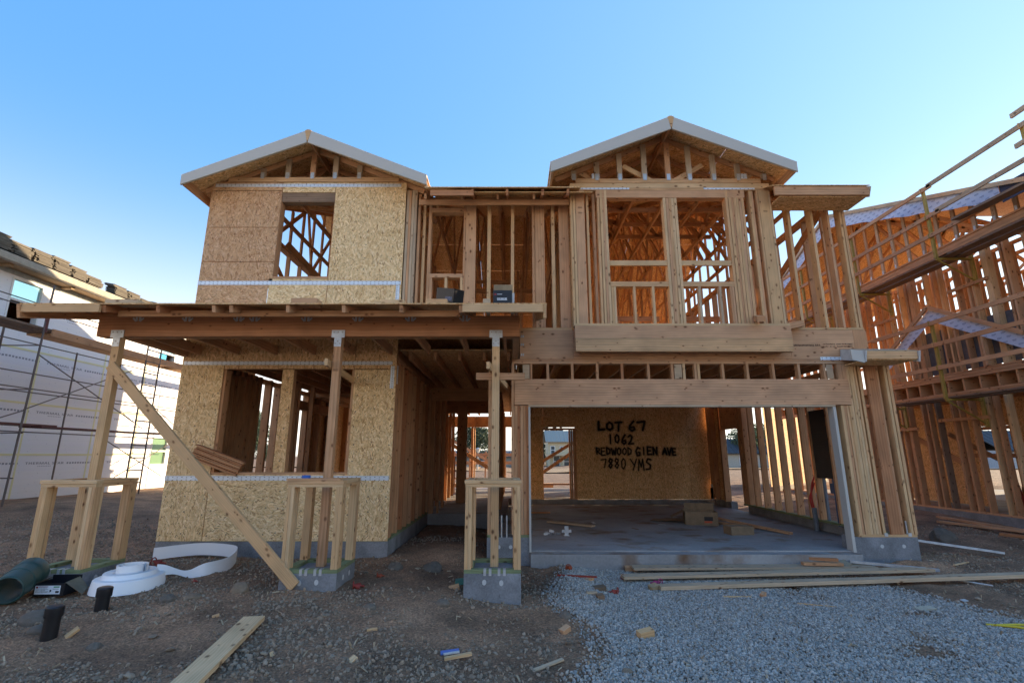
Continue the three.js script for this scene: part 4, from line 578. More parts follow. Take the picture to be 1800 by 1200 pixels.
{ // tube scaffold along the left house
  const s = thing('scaffold', 'rusty tube scaffold with two plank levels along the white wall', 'scaffold', [-11.2, 0, -13]);
  const pipe = worn(.21, .165, .15, .6, .2), rust = worn(.20, .07, .06, .7, .1), board = WOOD.old;
  const X = -11.2, XI = -12.2;
  for (const z of [-7.9, -11.5]) { tube(s, 'standard', [X, -.1, z + .12], [X, 5.45, z], .022, pipe); tube(s, 'standard', [XI, -.1, z], [XI, 4.5, z], .024, pipe); tube(s, 'coupler', [X, 4.28, z], [X, 4.62, z], .042, rust); for (const y of [.9, 1.9, 2.9, 3.95]) tube(s, 'cross_tube', [X, y, z], [XI, y, z], .014, pipe); }
  for (const z of [-14.88, -15.47]) { tube(s, 'standard', [X, -.1, z], [X, 5.1, z], .022, pipe); } for (let y = .25; y < 5; y += .36) tube(s, 'rung', [X, y, -14.88], [X, y, -15.47], .019, pipe);
  for (const z of [-13.6, -18.6]) tube(s, 'standard', [XI, -.1, z], [XI, 4.2, z], .02, pipe);
  for (const [y, x] of [[3.95, X], [3.26, X], [2.83, X], [1.93, X], [4.9, X], [5.05, XI], [3.05, XI]]) tube(s, 'ledger', [x, y, -7.5], [x, y - .02, -19.6], .014, pipe);
  for (const [a, b] of [[[X, 3.73, -11.45], [X, 2.35, -14.8]], [[X, 2.42, -11.4], [X, 3.83, -14.4]], [[XI, 1.9, -15.0], [XI, .7, -17.8]], [[XI, .6, -15.4], [XI, 1.9, -18.2]], [[XI, 3.9, -15], [XI, 2.5, -18]], [[X, 2.4, -11.4], [X, 1.1, -8.2]]]) tube(s, 'cross_brace', a, b, .014, pipe);
  for (const [z0, z1] of [[-12.15, -7], [-16.9, -11.9], [-20, -16.4]]) for (const dx of [0, .27, .54]) { const up = z0 > -13 ? .05 : 0; box(s, 'plank', X - .05 - dx - .24, X - .05 - dx, 4.30 + up, 4.345 + up, z0, z1, z0 < -16.5 ? WOOD.pale[3] : pick(board)); }
  box(s, 'toe_board', X - .03, X + .015, 4.22, 4.40, -16.9, -11.7, WOOD.brown[0]);
  for (const dx of [0, .3]) { box(s, 'plank', X - .06 - dx - .26, X - .06 - dx, 2.08, 2.12, -12.4, -7, rust); box(s, 'plank', X - .06 - dx - .26, X - .06 - dx, 2.05, 2.085, -15.6, -12.0, rust); box(s, 'plank', X - .06 - dx - .26, X - .06 - dx, 2.06, 2.1, -20, -15.65, rust); }
}

// ---------------------------------------------------------------- framed house on the right
const feltTex = canvasTex(512, 512, (x, W, H) => { x.fillStyle = 'rgb(222,226,240)'; x.fillRect(0, 0, W, H); x.fillStyle = 'rgba(86,104,150,.65)'; for (let j = 0; j < 8; j++) for (let i = 0; i < 4; i++) { const X = i * 128 + (j % 2) * 64 + 14, Y = j * 64 + 22; x.save(); x.translate(X, Y); x.transform(1, 0, -.3, 1, 0, 0); for (let k = 0; k < 5; k++) x.fillRect(k * 13, 0, 9, 15); x.fillRect(6, 20, 44, 4); x.restore(); } }, [1 / .8, 1 / .8]);
const felt = new THREE.MeshStandardMaterial({ color: new THREE.Color().setRGB(.72, .82, .95), map: feltTex, roughness: .7 });
const nb = thing('framed_house', 'neighbouring wood framed house on the right with wall bracket scaffolds', 'house', [10.2, 0, -13]);
const NX = 10.2, nridge = [-14.15, 8.66], nroof = (z) => nridge[1] - .372 * Math.abs(z - nridge[0]);
box(nb, 'foundation_wall', NX - .01, NX + .16, -.7, .165, -19.4, -6.6, concrete); box(nb, 'floor_slab', NX + .165, 20, -.6, .15, -19.4, -6.6, slabMat);
for (const z of [-8.2, -10.3, -12.9]) { const g = new THREE.CylinderGeometry(.03, .03, .006, 14); g.rotateZ(Math.PI / 2); g.translate(-.012, .03, z + 13); mesh(nb, 'white_patch', g, white); }
box(nb, 'sill_plate', NX, NX + .14, .166, .205, -19.3, -6.7, WOOD.fir[0]);
for (const [z, w, k] of [[-7.4, .045, 'pale'], [-7.95, .045, 'pale'], [-8.6, .045, 'pale'], [-9.2, .09, 'fir'], [-9.75, .045, 'pale'], [-10.2, .06, 'pale'], [-10.64, .045, 'pale'], [-11.05, .045, 'fir'], [-11.52, .045, 'fir'], [-11.95, .045, 'old'], [-12.36, .045, 'fir'], [-12.8, .10, 'fir'], [-13.3, .045, 'fir'], [-13.75, .045, 'fir'], [-14.3, .05, 'fir'], [-15, .05, 'fir'], [-15.7, .05, 'fir'], [-16.4, .05, 'fir'], [-17.1, .09, 'fir'], [-17.8, .05, 'fir']]) box(nb, 'stud', NX, NX + .14, .206, 2.74, z - w, z, wd(k));
for (const [y, o] of [[2.742, 0], [2.781, .004], [3.10, 0], [3.14, .003], [3.18, -.003], [3.222, .002]]) box(nb, 'top_plate', NX - o, NX + .14, y, y + .036, -19.3, -6.7, wd('fir'));
for (let z = -7; z > -19.2; z -= .41) box(nb, 'floor_joist', NX + .02, 19.8, 2.83, 3.09, z - .045, z, wd('fir')); 
box(nb, 'floor_deck', NX + .15, 19.9, 3.262, 3.28, -19.2, -6.8, OSB.tanH);
for (let i = 0, z = -7.1; z > -19; i++, z -= .41) { box(nb, 'stud', NX, NX + .14, 3.26, 6.03, z - (i % 5 === 2 ? .13 : .045), z, wd(z < -13 ? 'fir' : i % 3 ? 'pale' : 'fir')); }
for (const y of [6.032, 6.072, 6.2]) box(nb, 'top_plate', NX - rr(0, .004), NX + .14, y, y + .037, -19.2, -6.9, wd('fir')); box(nb, 'bottom_chord', NX + .02, NX + .06, 6.11, 6.198, -19.2, -6.9, WOOD.fir[0]);
for (let z = -8.2; z > -19; z -= .46) { const y1 = nroof(z) - .16; if (y1 > 6.4) { const p = box(nb, 'gable_post', NX + .02, NX + .06, 6.24, y1, z - .09, z, wd(z < -13 ? 'fir' : 'grey')); box(p, 'truss_plate', NX + .013, NX + .018, 6.2, 6.34, z - .07, z - .02, galv); } }
for (const x of [NX + .7, NX + 1.4, NX + 2.1, NX + 3.5, NX + 5, NX + 7]) for (const [a, b] of [[[6.2, -18.2], [8.4, -14.3]], [[6.2, -10.2], [8.4, -14]], [[6.2, -10.2], [7.3, -11.6]], [[6.2, -12.2], [7.3, -11.6]], [[6.2, -12.2], [8.4, -13.9]], [[6.2, -8.6], [6.9, -9.4]], [[6.2, -16], [8.4, -14.4]], [[6.2, -19], [6.2, -7]]]) bar(nb, 'truss_web', [x, ...a], [x, ...b], .038, .089, wd('fir'));
for (const [za, zb] of [[-6.6, nridge[0]], [nridge[0], -21]]) {
  const mid = (za + zb) / 2, A = [0, nroof(za), za], B = [0, nroof(zb), zb];
  for (const [x0, x1] of [[NX - .45, NX + 1.9], [NX + 1.91, NX + 4.3], [NX + 4.31, NX + 6.7], [NX + 6.71, NX + 9]].slice(0, zb > -20 ? 4 : 2)) bar(nb, 'roof_panel', [(x0 + x1) / 2, A[1], A[2]], [(x0 + x1) / 2, B[1], B[2]], x1 - x0, .016, OSB.tanH);
  bar(nb, 'barge_board', [NX - .47, A[1] - .03, A[2]], [NX - .47, B[1] - .03, B[2]], .03, .09, WOOD.grey[0]);
  // printed roofing felt hanging down behind the barge board
  const g = new THREE.BufferGeometry(), x = NX - .42, dn = .36, za2 = za > -10 ? -9.0 : za, P = [], U = [], n = 14;
  for (let i = 0; i <= n; i++) { const z = za2 + (zb - za2) * i / n, y = nroof(z) - .05; P.push(x, y, z, x + .01 * Math.sin(i * 1.7), y - dn - .02 * Math.sin(i * 2.3), z); U.push(-z, y, -z, y - dn); }
  const I = []; for (let i = 0; i < n; i++) I.push(2 * i, 2 * i + 1, 2 * i + 2, 2 * i + 1, 2 * i + 3, 2 * i + 2);
  g.setAttribute('position', new THREE.Float32BufferAttribute(P.map((v, i) => v - [10.2, 0, -13][i % 3]), 3)); g.setAttribute('uv', new THREE.Float32BufferAttribute(U, 2)); g.setIndex(I); g.computeVertexNormals(); const fm = felt.clone(); fm.side = THREE.DoubleSide; mesh(nb, 'roofing_felt', g, fm);
}
box(nb, 'roofing_felt', NX - .425, NX - .415, 6.3, 6.66, -8.98, -8.2, worn(.05, .06, .12, .8), { label: 'dark end of the roofing felt' });
// sheathed partition inside, door opening, and upper partitions
for (const [z0, z1] of [[-13.9, -12.7], [-15.1, -13.9], [-16.3, -15.1], [-17.5, -16.3]]) panelX(nb, 'sheathing_panel', z0, z1, .17, 2.74, 11.8, OSB.tanV); panelX(nb, 'sheathing_panel', -12.7, -11.9, 2.1, 2.74, 11.8, OSB.tanV); panelX(nb, 'sheathing_panel', -11.9, -8, .17, 2.74, 11.8, OSB.tanV);
box(nb, 'door_header', 11.82, 11.95, 2.02, 2.1, -12.7, -11.9, WOOD.fir[0]); for (let z = -9; z > -19; z -= .61) box(nb, 'stud', 13.2, 13.29, 3.28, 6.0, z - .045, z, wd('fir'));
for (let i = 0, z = -7.3; z > -19; i++, z -= .43) { box(nb, 'stud', 11.15, 11.24, 3.285, 6.0, z - (i % 4 ? .045 : .12), z, wd(i % 3 ? 'fir' : 'fir')); if (i % 2) box(nb, 'stud', NX + .01, NX + .13, .207, 2.74, z - .21, z - .165, wd(z < -12.6 ? 'fir' : 'fir')); if (i % 2) box(nb, 'stud', NX + .004, NX + .13, 3.262, 6.03, z - .24, z - .195, wd('fir')); }
for (const [y, z0, z1] of [[4.0, -16.5, -12.8], [4.75, -11, -8.2], [5.3, -18, -14], [1.35, -12.3, -11]]) box(nb, 'blocking', 11.1, 11.148, y, y + .09, z0, z1, wd('fir'));
bar(nb, 'diagonal_brace', [10.5, 1.9, -12.1], [11.7, 1.3, -12.2], .04, .1, WOOD.fir[0]); bar(nb, 'diagonal_brace', [10.4, 1.2, -10.3], [11.7, .3, -11.9], .04, .1, WOOD.brown[0]);
bar(nb, 'let_in_brace', [10.35, 2.6, -14.5], [10.35, 1.2, -11.6], .03, .12, WOOD.brown[1], { up: [0, 1, .4] });
panelX(nb, 'sheathing_panel', -12.6, -9, 3.3, 4.35, NX + .155, worn(.19, .19, .22, .8), { label: 'dark grey board behind the upper studs' });
// little side gable over the scaffold
for (const [za, zb, ya, yb] of [[-11.47, -9.4, 4.88, 3.74], [-11.47, -13.4, 4.88, 3.74]]) {
  bar(nb, 'gable_rafter', [NX - .18, ya, za], [NX - .18, yb, zb], .04, .09, WOOD.fir[0]);
  const A = V(NX - .14, ya - .05, za), B = V(NX - .14, yb - .05, zb), g = new THREE.BufferGeometry(), s = za > zb ? 0 : 0; const pts = [A, V(A.x, A.y - .30, A.z), B, V(B.x, B.y - .30, B.z)];
  g.setAttribute('position', new THREE.Float32BufferAttribute(pts.flatMap((p) => [p.x - 10.2, p.y, p.z + 13]), 3)); g.setAttribute('uv', new THREE.Float32BufferAttribute(pts.flatMap((p) => [p.z, p.y]), 2)); g.setIndex([0, 1, 2, 1, 3, 2]); g.computeVertexNormals(); const fm = felt.clone(); fm.side = THREE.DoubleSide; mesh(nb, 'roofing_felt', g, fm);
}
for (const [z, y] of [[-10.3, 3.9], [-10.9, 4.2], [-12.2, 4.1], [-12.8, 3.8]]) box(nb, 'gable_post', NX - .14, NX - .05, 3.26, y, z - .045, z, wd('fir'));
for (const z of [-7.8, -9, -10.2, -11.4, -12.6, -13.8]) { panelX(nb, 'sheathing_panel', z - 1.2, z, .17, 6.2, 19.95, OSB.palV); panelX(nb, 'sheathing_panel', z - 1.2, z, 6.2, nroof(z < -13 ? z - 1.2 : z) - .1, 19.95, OSB.palV); }  // unseen far wall, added along the front part to darken the interior
// off to the right: sheathed front part of this house, which keeps the drive in shade
for (const x of [10.8, 12, 13.2, 14.4, 15.6, 16.8]) panelZ(nb, 'sheathing_panel', x, x + 1.2, .17, 6.0, -6.55, OSB.palV);
bar(nb, 'fallen_board', [9.75, .03, -11.9], [9.55, .02, -8.6], .14, .04, WOOD.fir[0]);
{ // bracket scaffolds hung on the right house
  const yel = worn(.52, .36, .07, .6), X = 9.4;
  const mk = (label, py, rails, zs, zr, top) => {
    const s = thing('wall_bracket_scaffold', label, 'scaffold', [X, py, -11]);
    for (const z of zs) {
      const b = part('bracket', s);
      box(b, 'upright', X - .02, X + .03, py - .05, py + top, z - .03, z + .03, yel); box(b, 'arm', X, NX, py - .09, py - .045, z - .025, z + .025, yel); bar(b, 'strut', [X + .02, py - .09, z], [NX - .02, py - .58, z], .03, .03, yel); box(b, 'wall_leg', NX - .04, NX - .004, py - .65, py + .05, z - .04, z + .04, yel); box(b, 'hook', NX - .09, NX - .04, py + .02, py + .10, z - .03, z + .03, yel);
    }
    for (const [y, a, c, k] of rails) { box(s, 'guard_rail', X - .06, X - .022, y - .045, y + .045, a, c, wd(k)); for (const z of zs) if (z < c && z > a) box(s, 'rail_clip', X - .07, X + .035, y - .055, y + .055, z - .012, z + .012, rr(0, 1) > .5 ? yel : WOOD.pale[1]); }
    for (const [z0, z1] of zr) for (const dx of [.10, .40]) box(s, 'plank', X + dx, X + dx + .24, py - .04 + rr(0, .012), py + rr(.001, .01), z0, z1, wd('old'));
    return s;
  };
  mk('upper bracket scaffold with three guard rails on the right framed house', 5.70, [[7.28, -12.95, -10.0, 'fir'], [7.31, -10.1, -6.9, 'grey'], [6.62, -12.95, -9.9, 'fir'], [6.66, -10.0, -6.9, 'grey'], [6.18, -12.95, -8.6, 'fir'], [6.14, -19, -12.8, 'fir'], [6.7, -19, -12.8, 'fir'], [7.3, -17.5, -12.8, 'fir']], [-8.0, -10.27, -12.75, -15.2, -17.6], [[-10.35, -6.9], [-12.9, -10.1], [-18.6, -12.7]], 1.66);
  const lo = mk('lower bracket scaffold with guard rails on the right framed house', 2.64, [[4.27, -12.5, -8, 'fir'], [3.78, -11.5, -7.5, 'fir'], [3.27, -12.3, -7.5, 'fir']], [-8.2, -10.72, -12.9], [[-12.6, -7.2]], 1.62);
  for (const [y, z0, z1, k] of [[6.95, -8.1, -6.8, 'grey'], [7.55, -8.05, -6.9, 'grey']]) { const q = thing('loose_board', y > 7 ? 'short grey board end at the top right above the scaffold rails' : 'short grey board end between the upper scaffold rails at right', 'board', [X - .1, y, z0]); box(q, 'board', X - .12, X - .08, y - .045, y + .045, z0, z1, wd(k)); }
  const pl = thing('scaffold_plank', 'long dark plank lying slanted across the upper scaffold rails', 'plank', [X - .2, 6.2, -9]); bar(pl, 'board', [X - .12, 6.20, -9.5], [X - .30, 6.05, -6.9], .22, .045, WOOD.old[0]);
}
{ // bracing pieces fixed out from the wall
  for (const [y, z, zb, k] of [[4.95, -13.6, -12.6, 'fir'], [4.55, -13.9, -12.9, 'fir'], [2.05, -13.5, -12.55, 'fir'], [2.2, -11.9, -10.6, 'fir'], [5.1, -11.0, -10.0, 'fir']]) bar(nb, 'ledger_strip', [NX - .03, y, z], [NX - .03, y, zb], .04, .07, wd(k));
}
{ // sheathed wall beyond the garage's open side, stood askew to catch the sun
  const w = thing('sheathed_wall', 'sunlit orange strand board wall seen between the studs of the garage side', 'wall', [10.0, 0, -19.6]);
  const d = V(.719, 0, -.695), nn = V(.695, 0, .719), A = V(9.75, 0, -19.35);
  for (let i = 0; i < 6; i++) { const a = A.clone().addScaledVector(d, i * 1.22), c = a.clone().addScaledVector(d, .61); mesh(w, 'sheathing_panel', slab(V(c.x - 10, 1.75, c.z + 19.6), d, AX[1], nn, 1.215, 3.0, .011), OSB.tanV); mesh(w, 'stud', slab(V(c.x - 10 - .06, 1.75, c.z + 19.6 - .055), d, AX[1], nn, .04, 2.96, .14), wd('fir')); }
  const c = A.clone().addScaledVector(d, 3.66); mesh(w, 'foundation_wall', slab(V(c.x - 10, 0, c.z + 19.6), d, AX[1], nn, 7.36, .5, .16), worn(.5, .45, .38, .9));
}
{ // next house along the row, out of the frame to the right, that shades the front yards
  const h = thing('stucco_house', 'finished two storey house further along the row on the right', 'house', [30, 0, -14]); const st = worn(.55, .48, .38, .9), rf = worn(.16, .11, .09, .85);
  box(h, 'wall', 24, 36, -.5, 5.7, -20.5, -5.5, st); bar(h, 'roof', [30, 5.55, -4.6], [30, 8.7, -13], 13, .12, rf); bar(h, 'roof', [30, 5.55, -21.4], [30, 8.7, -13], 13, .12, rf);
  for (const x of [24.05, 35.9]) { const s = new THREE.Shape([[-5.5, 5.7], [-20.5, 5.7], [-13, 8.6]].map(([a, b]) => new THREE.Vector2(-a, b))); const g = new THREE.ExtrudeGeometry(s, { depth: .06, bevelEnabled: false }); g.rotateY(Math.PI / 2); g.translate(x - 30, 0, 14); mesh(h, 'gable', g, st); }
}

// ---------------------------------------------------------------- loose things in the yard, on the porch roof and in the garage
function board(name, label, cat, a, b, w, h, m, group) { const t = thing(name, label, cat, [(a[0] + b[0]) / 2, Math.min(a[1], b[1]) - h / 2, (a[2] + b[2]) / 2], group); bar(t, 'board', a, b, w, h, m); return t; }
const onG = (x, z, h = 0) => { let t = 1; for (let i = 0; i < 8; i++) t = (1.4 - groundY(x * t, z * t)) / 1.62; return [x * t, groundY(x * t, z * t) + h, z * t]; };   // slides a spot measured on level ground on to the uneven ground
board('plank', 'long pale plank lying on the dirt at the bottom left of the yard', 'plank', onG(-2.30, -3.85, .035), onG(-2.56, -5.40, .04), .185, .038, WOOD.pale[2]);
board('plank', 'wide weathered plank lying nearest the garage slab', 'plank', [1.72, -.165, -7.63], [5.2, -.16, -7.68], .23, .03, WOOD.grey[1]);
board('plank', 'long pale timber at the left lying on the gravel before the slab', 'plank', [1.48, -.185, -7.17], [5.8, -.14, -7.40], .18, .036, WOOD.grey[0]);
board('plank', 'longest timber lying across the gravel and out to the right edge', 'plank', [1.84, -.205, -6.72], [7.4, -.13, -7.10], .14, .045, WOOD.grey[0]);
board('board', 'white and grey board leaning from the garage corner to the dirt at right', 'board', [6.22, .12, -8.28], [7.75, -.10, -8.40], .14, .03, white);
board('metal_channel', 'shiny metal channel lying on the ground by the garage corner', 'metal channel', [4.95, -.11, -7.78], [5.9, -.145, -7.36], .05, .035, galv);
board('board', 'orange board lying on the dirt beside the right house, farther piece', 'board', [9.15, .02, -11.2], [9.9, .02, -8.3], .12, .04, WOOD.fir[1]); board('board', 'short orange board lying on the dirt at the right edge', 'board', [8.95, .0, -9.6], [9.3, .0, -8.2], .12, .05, WOOD.red[0]);
board('board', 'red brown board end lying on top of the timbers, upper piece', 'board', [4.35, -.075, -7.85], [4.75, -.085, -7.75], .09, .04, WOOD.red[0]); board('board', 'red brown board end lying on the timbers, lower piece', 'board', [4.18, -.115, -7.66], [4.72, -.115, -7.60], .09, .038, WOOD.fir[2]);
board('pipe', 'thin white pipe lying on the dirt by the wrapped house', 'pipe', [-8.9, .10, -12.6], [-6.6, .13, -13.9], .05, .05, white);
board('board', 'thin grey board lying on the dirt at the far left', 'board', [-8.6, .03, -9.8], [-7.7, .03, -10.1], .10, .02, WOOD.grey[1]);
function chip(name, label, cat, x, z, l, w, h, rot, m, lift = 0, tilt = 0) { const t = thing(name, label, cat, onG(x, z, lift)); t.rotation.set(tilt, rot, tilt * .6); mesh(t, 'piece', slab(V(0, h / 2, 0), AX[0], AX[1], AX[2], l, h, w), m); return t; }
chip('wood_block', 'pale sawn wood block sitting on the gravel', 'wood block', 1.22, -5.0, .15, .075, .06, .35, WOOD.pale[1], .01, .12);
chip('wood_block', 'pinkish wood block at the left edge of the gravel', 'wood block', .50, -5.15, .10, .06, .045, .7, WOOD.fir[1], .0, .2);
chip('wood_scrap', 'thin curved sliver of pale wood at the bottom edge of the gravel', 'wood scrap', .29, -4.36, .28, .035, .012, .55, WOOD.grey[0], .012, .08);
chip('wood_scrap', 'square wood scrap in the dirt at the bottom centre', 'wood scrap', -1.29, -4.48, .065, .05, .02, .9, WOOD.pale[2], 0, .3);
chip('wood_scrap', 'pale split scrap beside the blue white wrapper', 'wood scrap', -.44, -4.52, .22, .03, .02, .25, WOOD.pale[0], .01, .1);
chip('wrapper', 'blue and white wrapper lying in the dirt', 'wrapper', -.52, -4.62, .15, .05, .012, .15, plain(.12, .2, .5, .4), .012, .1); chip('wrapper', 'white strip lying beside the blue wrapper', 'wrapper', -.50, -4.57, .13, .02, .012, .2, white, .02, .1);
chip('wood_scrap', 'small chip of plywood on the dirt left of the bottom centre', 'wood scrap', -2.0, -4.6, .05, .03, .012, 2.2, WOOD.pale[1], 0, .25);
chip('wood_scrap', 'tan wood chip lying in the middle of the dirt', 'wood scrap', -1.33, -5.2, .09, .03, .015, .2, WOOD.pale[1], 0, .1);
chip('wood_scrap', 'pale scrap by the green cap near the right pedestal', 'wood scrap', -.72, -6.70, .12, .08, .03, .2, WOOD.pale[3], 0, .25); chip('bottle_lid', 'teal green plastic cap on the dirt near the right pedestal', 'cap', -.68, -6.95, .10, .08, .05, .1, plain(.06, .20, .17, .5), 0, .1);
chip('paper', 'crumpled cream paper on the right side of the gravel', 'paper', 4.44, -5.82, .20, .09, .015, .1, worn(.66, .60, .46, .8), .012, .08); chip('wood_scrap', 'flat stick lying in the middle of the gravel', 'wood scrap', 2.62, -6.28, .32, .03, .012, -.05, WOOD.pale[0], .012); chip('wood_scrap', 'brown chunk of wood in the middle of the gravel', 'wood scrap', 2.95, -6.33, .08, .05, .05, .8, WOOD.fir[0], 0, .2);
chip('wood_scrap', 'thin yellow lath on the gravel right of the centre', 'wood scrap', 3.35, -5.95, .38, .015, .01, -.35, WOOD.pale[1], .013); chip('cloth_scrap', 'folded tan cloth scrap resting on the timbers', 'cloth', 4.72, -7.62, .22, .14, .07, .2, worn(.45, .37, .25, .9), .05, .3);
chip('wood_scrap', 'brown block beside the left end of the timbers', 'wood scrap', 1.70, -7.62, .17, .09, .06, -.1, WOOD.fir[0], .02, .1); chip('stone', 'tan stone on the gravel below the timbers', 'stone', 1.75, -6.62, .11, .09, .07, .4, worn(.48, .35, .20, .9), 0, .2);
chip('wood_scrap', 'small wood chip at the left end of the gravel near the slab', 'wood scrap', 1.02, -7.1, .12, .06, .03, .5, WOOD.pale[3], 0, .2); chip('label_card', 'small white and blue label card lying on the dirt at right', 'card', 5.15, -6.15, .06, .05, .006, .1, white, .01, .15);
chip('wood_scrap', 'orange scrap by the middle pedestal', 'wood scrap', -3.05, -5.6, .06, .03, .02, .5, WOOD.pale[3], 0, .2); chip('wood_scrap', 'pale scrap against the black pipe stub', 'wood scrap', -4.05, -5.05, .10, .05, .02, .9, WOOD.pale[1], .02, .5);
chip('wood_scrap', 'long flat stick at the right lying on the dirt', 'wood scrap', 6.55, -7.75, .45, .025, .012, .5, WOOD.pale[2], .01); chip('wood_scrap', 'grey scrap under the right pedestal edge', 'wood scrap', .95, -6.4, .12, .05, .02, .1, WOOD.grey[0], .02);
// red plastic clips and tags
const redP = worn(.42, .05, .03, .6), pinkP = worn(.52, .06, .20, .6), orangeP = worn(.50, .09, .03, .6);
function clip(label, x, z, s, rot, m, name = 'plastic_clip') { s *= .72; const t = thing(name, label, 'plastic clip', onG(x, z, .0)); t.rotation.y = rot; const g = new THREE.ConeGeometry(s * .5, s * .9, 8, 1, true); g.rotateZ(1.1); g.translate(-s * .3, s * .38, 0); const mm = m.clone(); mm.side = THREE.DoubleSide; mesh(t, 'cup', g, mm); mesh(t, 'stem', tubeGeo([0, s * .35, 0], [s * .75, s * .2, s * .15], s * .13), m); mesh(t, 'rim', (() => { const q = new THREE.TorusGeometry(s * .45, s * .07, 6, 12); q.rotateY(1.2); q.translate(-s * .55, s * .45, 0); return q; })(), m); return t; }
clip('red plastic clip beside the middle pedestal', -1.93, -6.72, .13, .6, redP); clip('red clip by the foundation behind the loop of white strip', -4.15, -8.0, .13, 2.2, redP); clip('red clip inside the loop of white strip at its left end', -5.35, -8.05, .15, .3, redP); clip('small red clip at the near edge of the white strip loop', -4.15, -7.02, .06, 0, redP);
clip('red clip at the left end of the long timber', 1.50, -7.12, .13, 1, redP); clip('pink plastic tag on the gravel before the timbers', 1.84, -6.85, .14, 2.6, pinkP); clip('red clip lying on the gravel beside a brown stone', 1.22, -6.45, .12, 3.1, redP); clip('orange cup standing against the garage slab', .82, -7.72, .13, 1.5, orangeP); clip('orange clip at the back of the middle pedestal', -1.80, -7.3, .09, .5, orangeP);
chip('red_stick', 'thin red stick on the left edge of the gravel', 'stick', .88, -7.25, .5, .02, .02, -.2, redP, .015); chip('stone', 'brown stone beside the red clip on the gravel', 'stone', 1.08, -6.62, .14, .09, .05, .2, worn(.24, .16, .10, .9), 0, .1); chip('stone', 'rusty stone at the left of the gravel', 'stone', 1.02, -6.22, .08, .07, .06, .2, worn(.36, .22, .13, .9), 0, .1);
{ const t = thing('yellow_cord', 'yellow cord lying on the gravel at the right edge', 'cord', onG(4.85, -5.2)); const c = new THREE.CatmullRomCurve3([V(-.25, .02, -.1), V(-.05, .03, .0), V(.1, .02, .07), V(.3, .03, .05), V(.1, .035, -.04), V(-.2, .03, -.05)]); mesh(t, 'cord', new THREE.TubeGeometry(c, 40, .012, 6), plain(.62, .48, .03, .5)); }
{ const t = thing('wire', 'bent white wire strip on the dirt at right beside the long timber', 'wire', onG(5.92, -7.1)); const c = new THREE.CatmullRomCurve3([V(.25, .03, -.1), V(0, .05, -.05), V(-.12, .04, .02), V(.05, .02, .2), V(.14, .02, .34)]); mesh(t, 'strip', new THREE.TubeGeometry(c, 30, .011, 6), white); }
// rocks one can point at
function rock(label, x, z, s, m, f = .7) { const t = thing('rock', label, 'rock', onG(x, z, 0)); const r = rngOf(Math.floor(900 + x * 77 + z * 31)), g = new THREE.IcosahedronGeometry(s, 3), p = g.attributes.position; const o = r() * 50; for (let i = 0; i < p.count; i++) { const v = V(p.getX(i), p.getY(i), p.getZ(i)).normalize(); const k = .72 + .42 * fbm(v.x * 1.6 + o, v.y * 1.6 + v.z * 1.9 + o, 3) + .16 * (fbm(v.x * 6 + o, v.z * 6 + v.y * 5, 2) - .4); const q = Math.max(-.25, v.y * k * f); p.setXYZ(i, v.x * k * s, q * s, v.z * k * s * .85); } g.computeVertexNormals(); mesh(t, 'stone', g, m); return t; }
const rk = [worn(.24, .19, .145, .95), worn(.19, .16, .13, .95), worn(.30, .22, .15, .95)];
rock('brown rock on the dirt just left of the middle pedestal', -3.35, -6.62, .11, rk[2], .9); rock('flat grey rock at the left edge behind the black stub', -4.75, -5.45, .16, rk[1]); rock('smaller grey rock in front of the flat rock at left', -4.45, -5.15, .10, rk[1]); rock('grey rock near the entry foundation corner', -1.15, -7.75, .15, rk[1]); rock('flat rock lying before the entry recess', -1.72, -7.85, .12, rk[0]); rock('dark rock on the dirt between the garage and the right house', 8.45, -10.3, .24, rk[1], 1);
rock('brown clod at the bottom left of the gravel', .88, -4.25, .055, rk[2]); rock('clod on the dirt right of the right pedestal', .55, -5.6, .075, rk[0]); rock('grey stone in the dirt at the bottom left', -3.6, -4.75, .07, rk[1]); rock('brown clod in front of the middle pedestal', -1.55, -5.9, .07, rk[0]); rock('brown stone near the bottom of the gravel', 1.08, -4.62, .035, rk[2]); rock('rounded clod in the dirt left of the right pedestal', -.78, -6.05, .08, rk[0]); rock('grey stone lying below the white roll', -3.95, -6.2, .09, rk[1]); rock('tan flat stone below the middle of the white strip', -3.75, -6.32, .10, rk[2], .4);
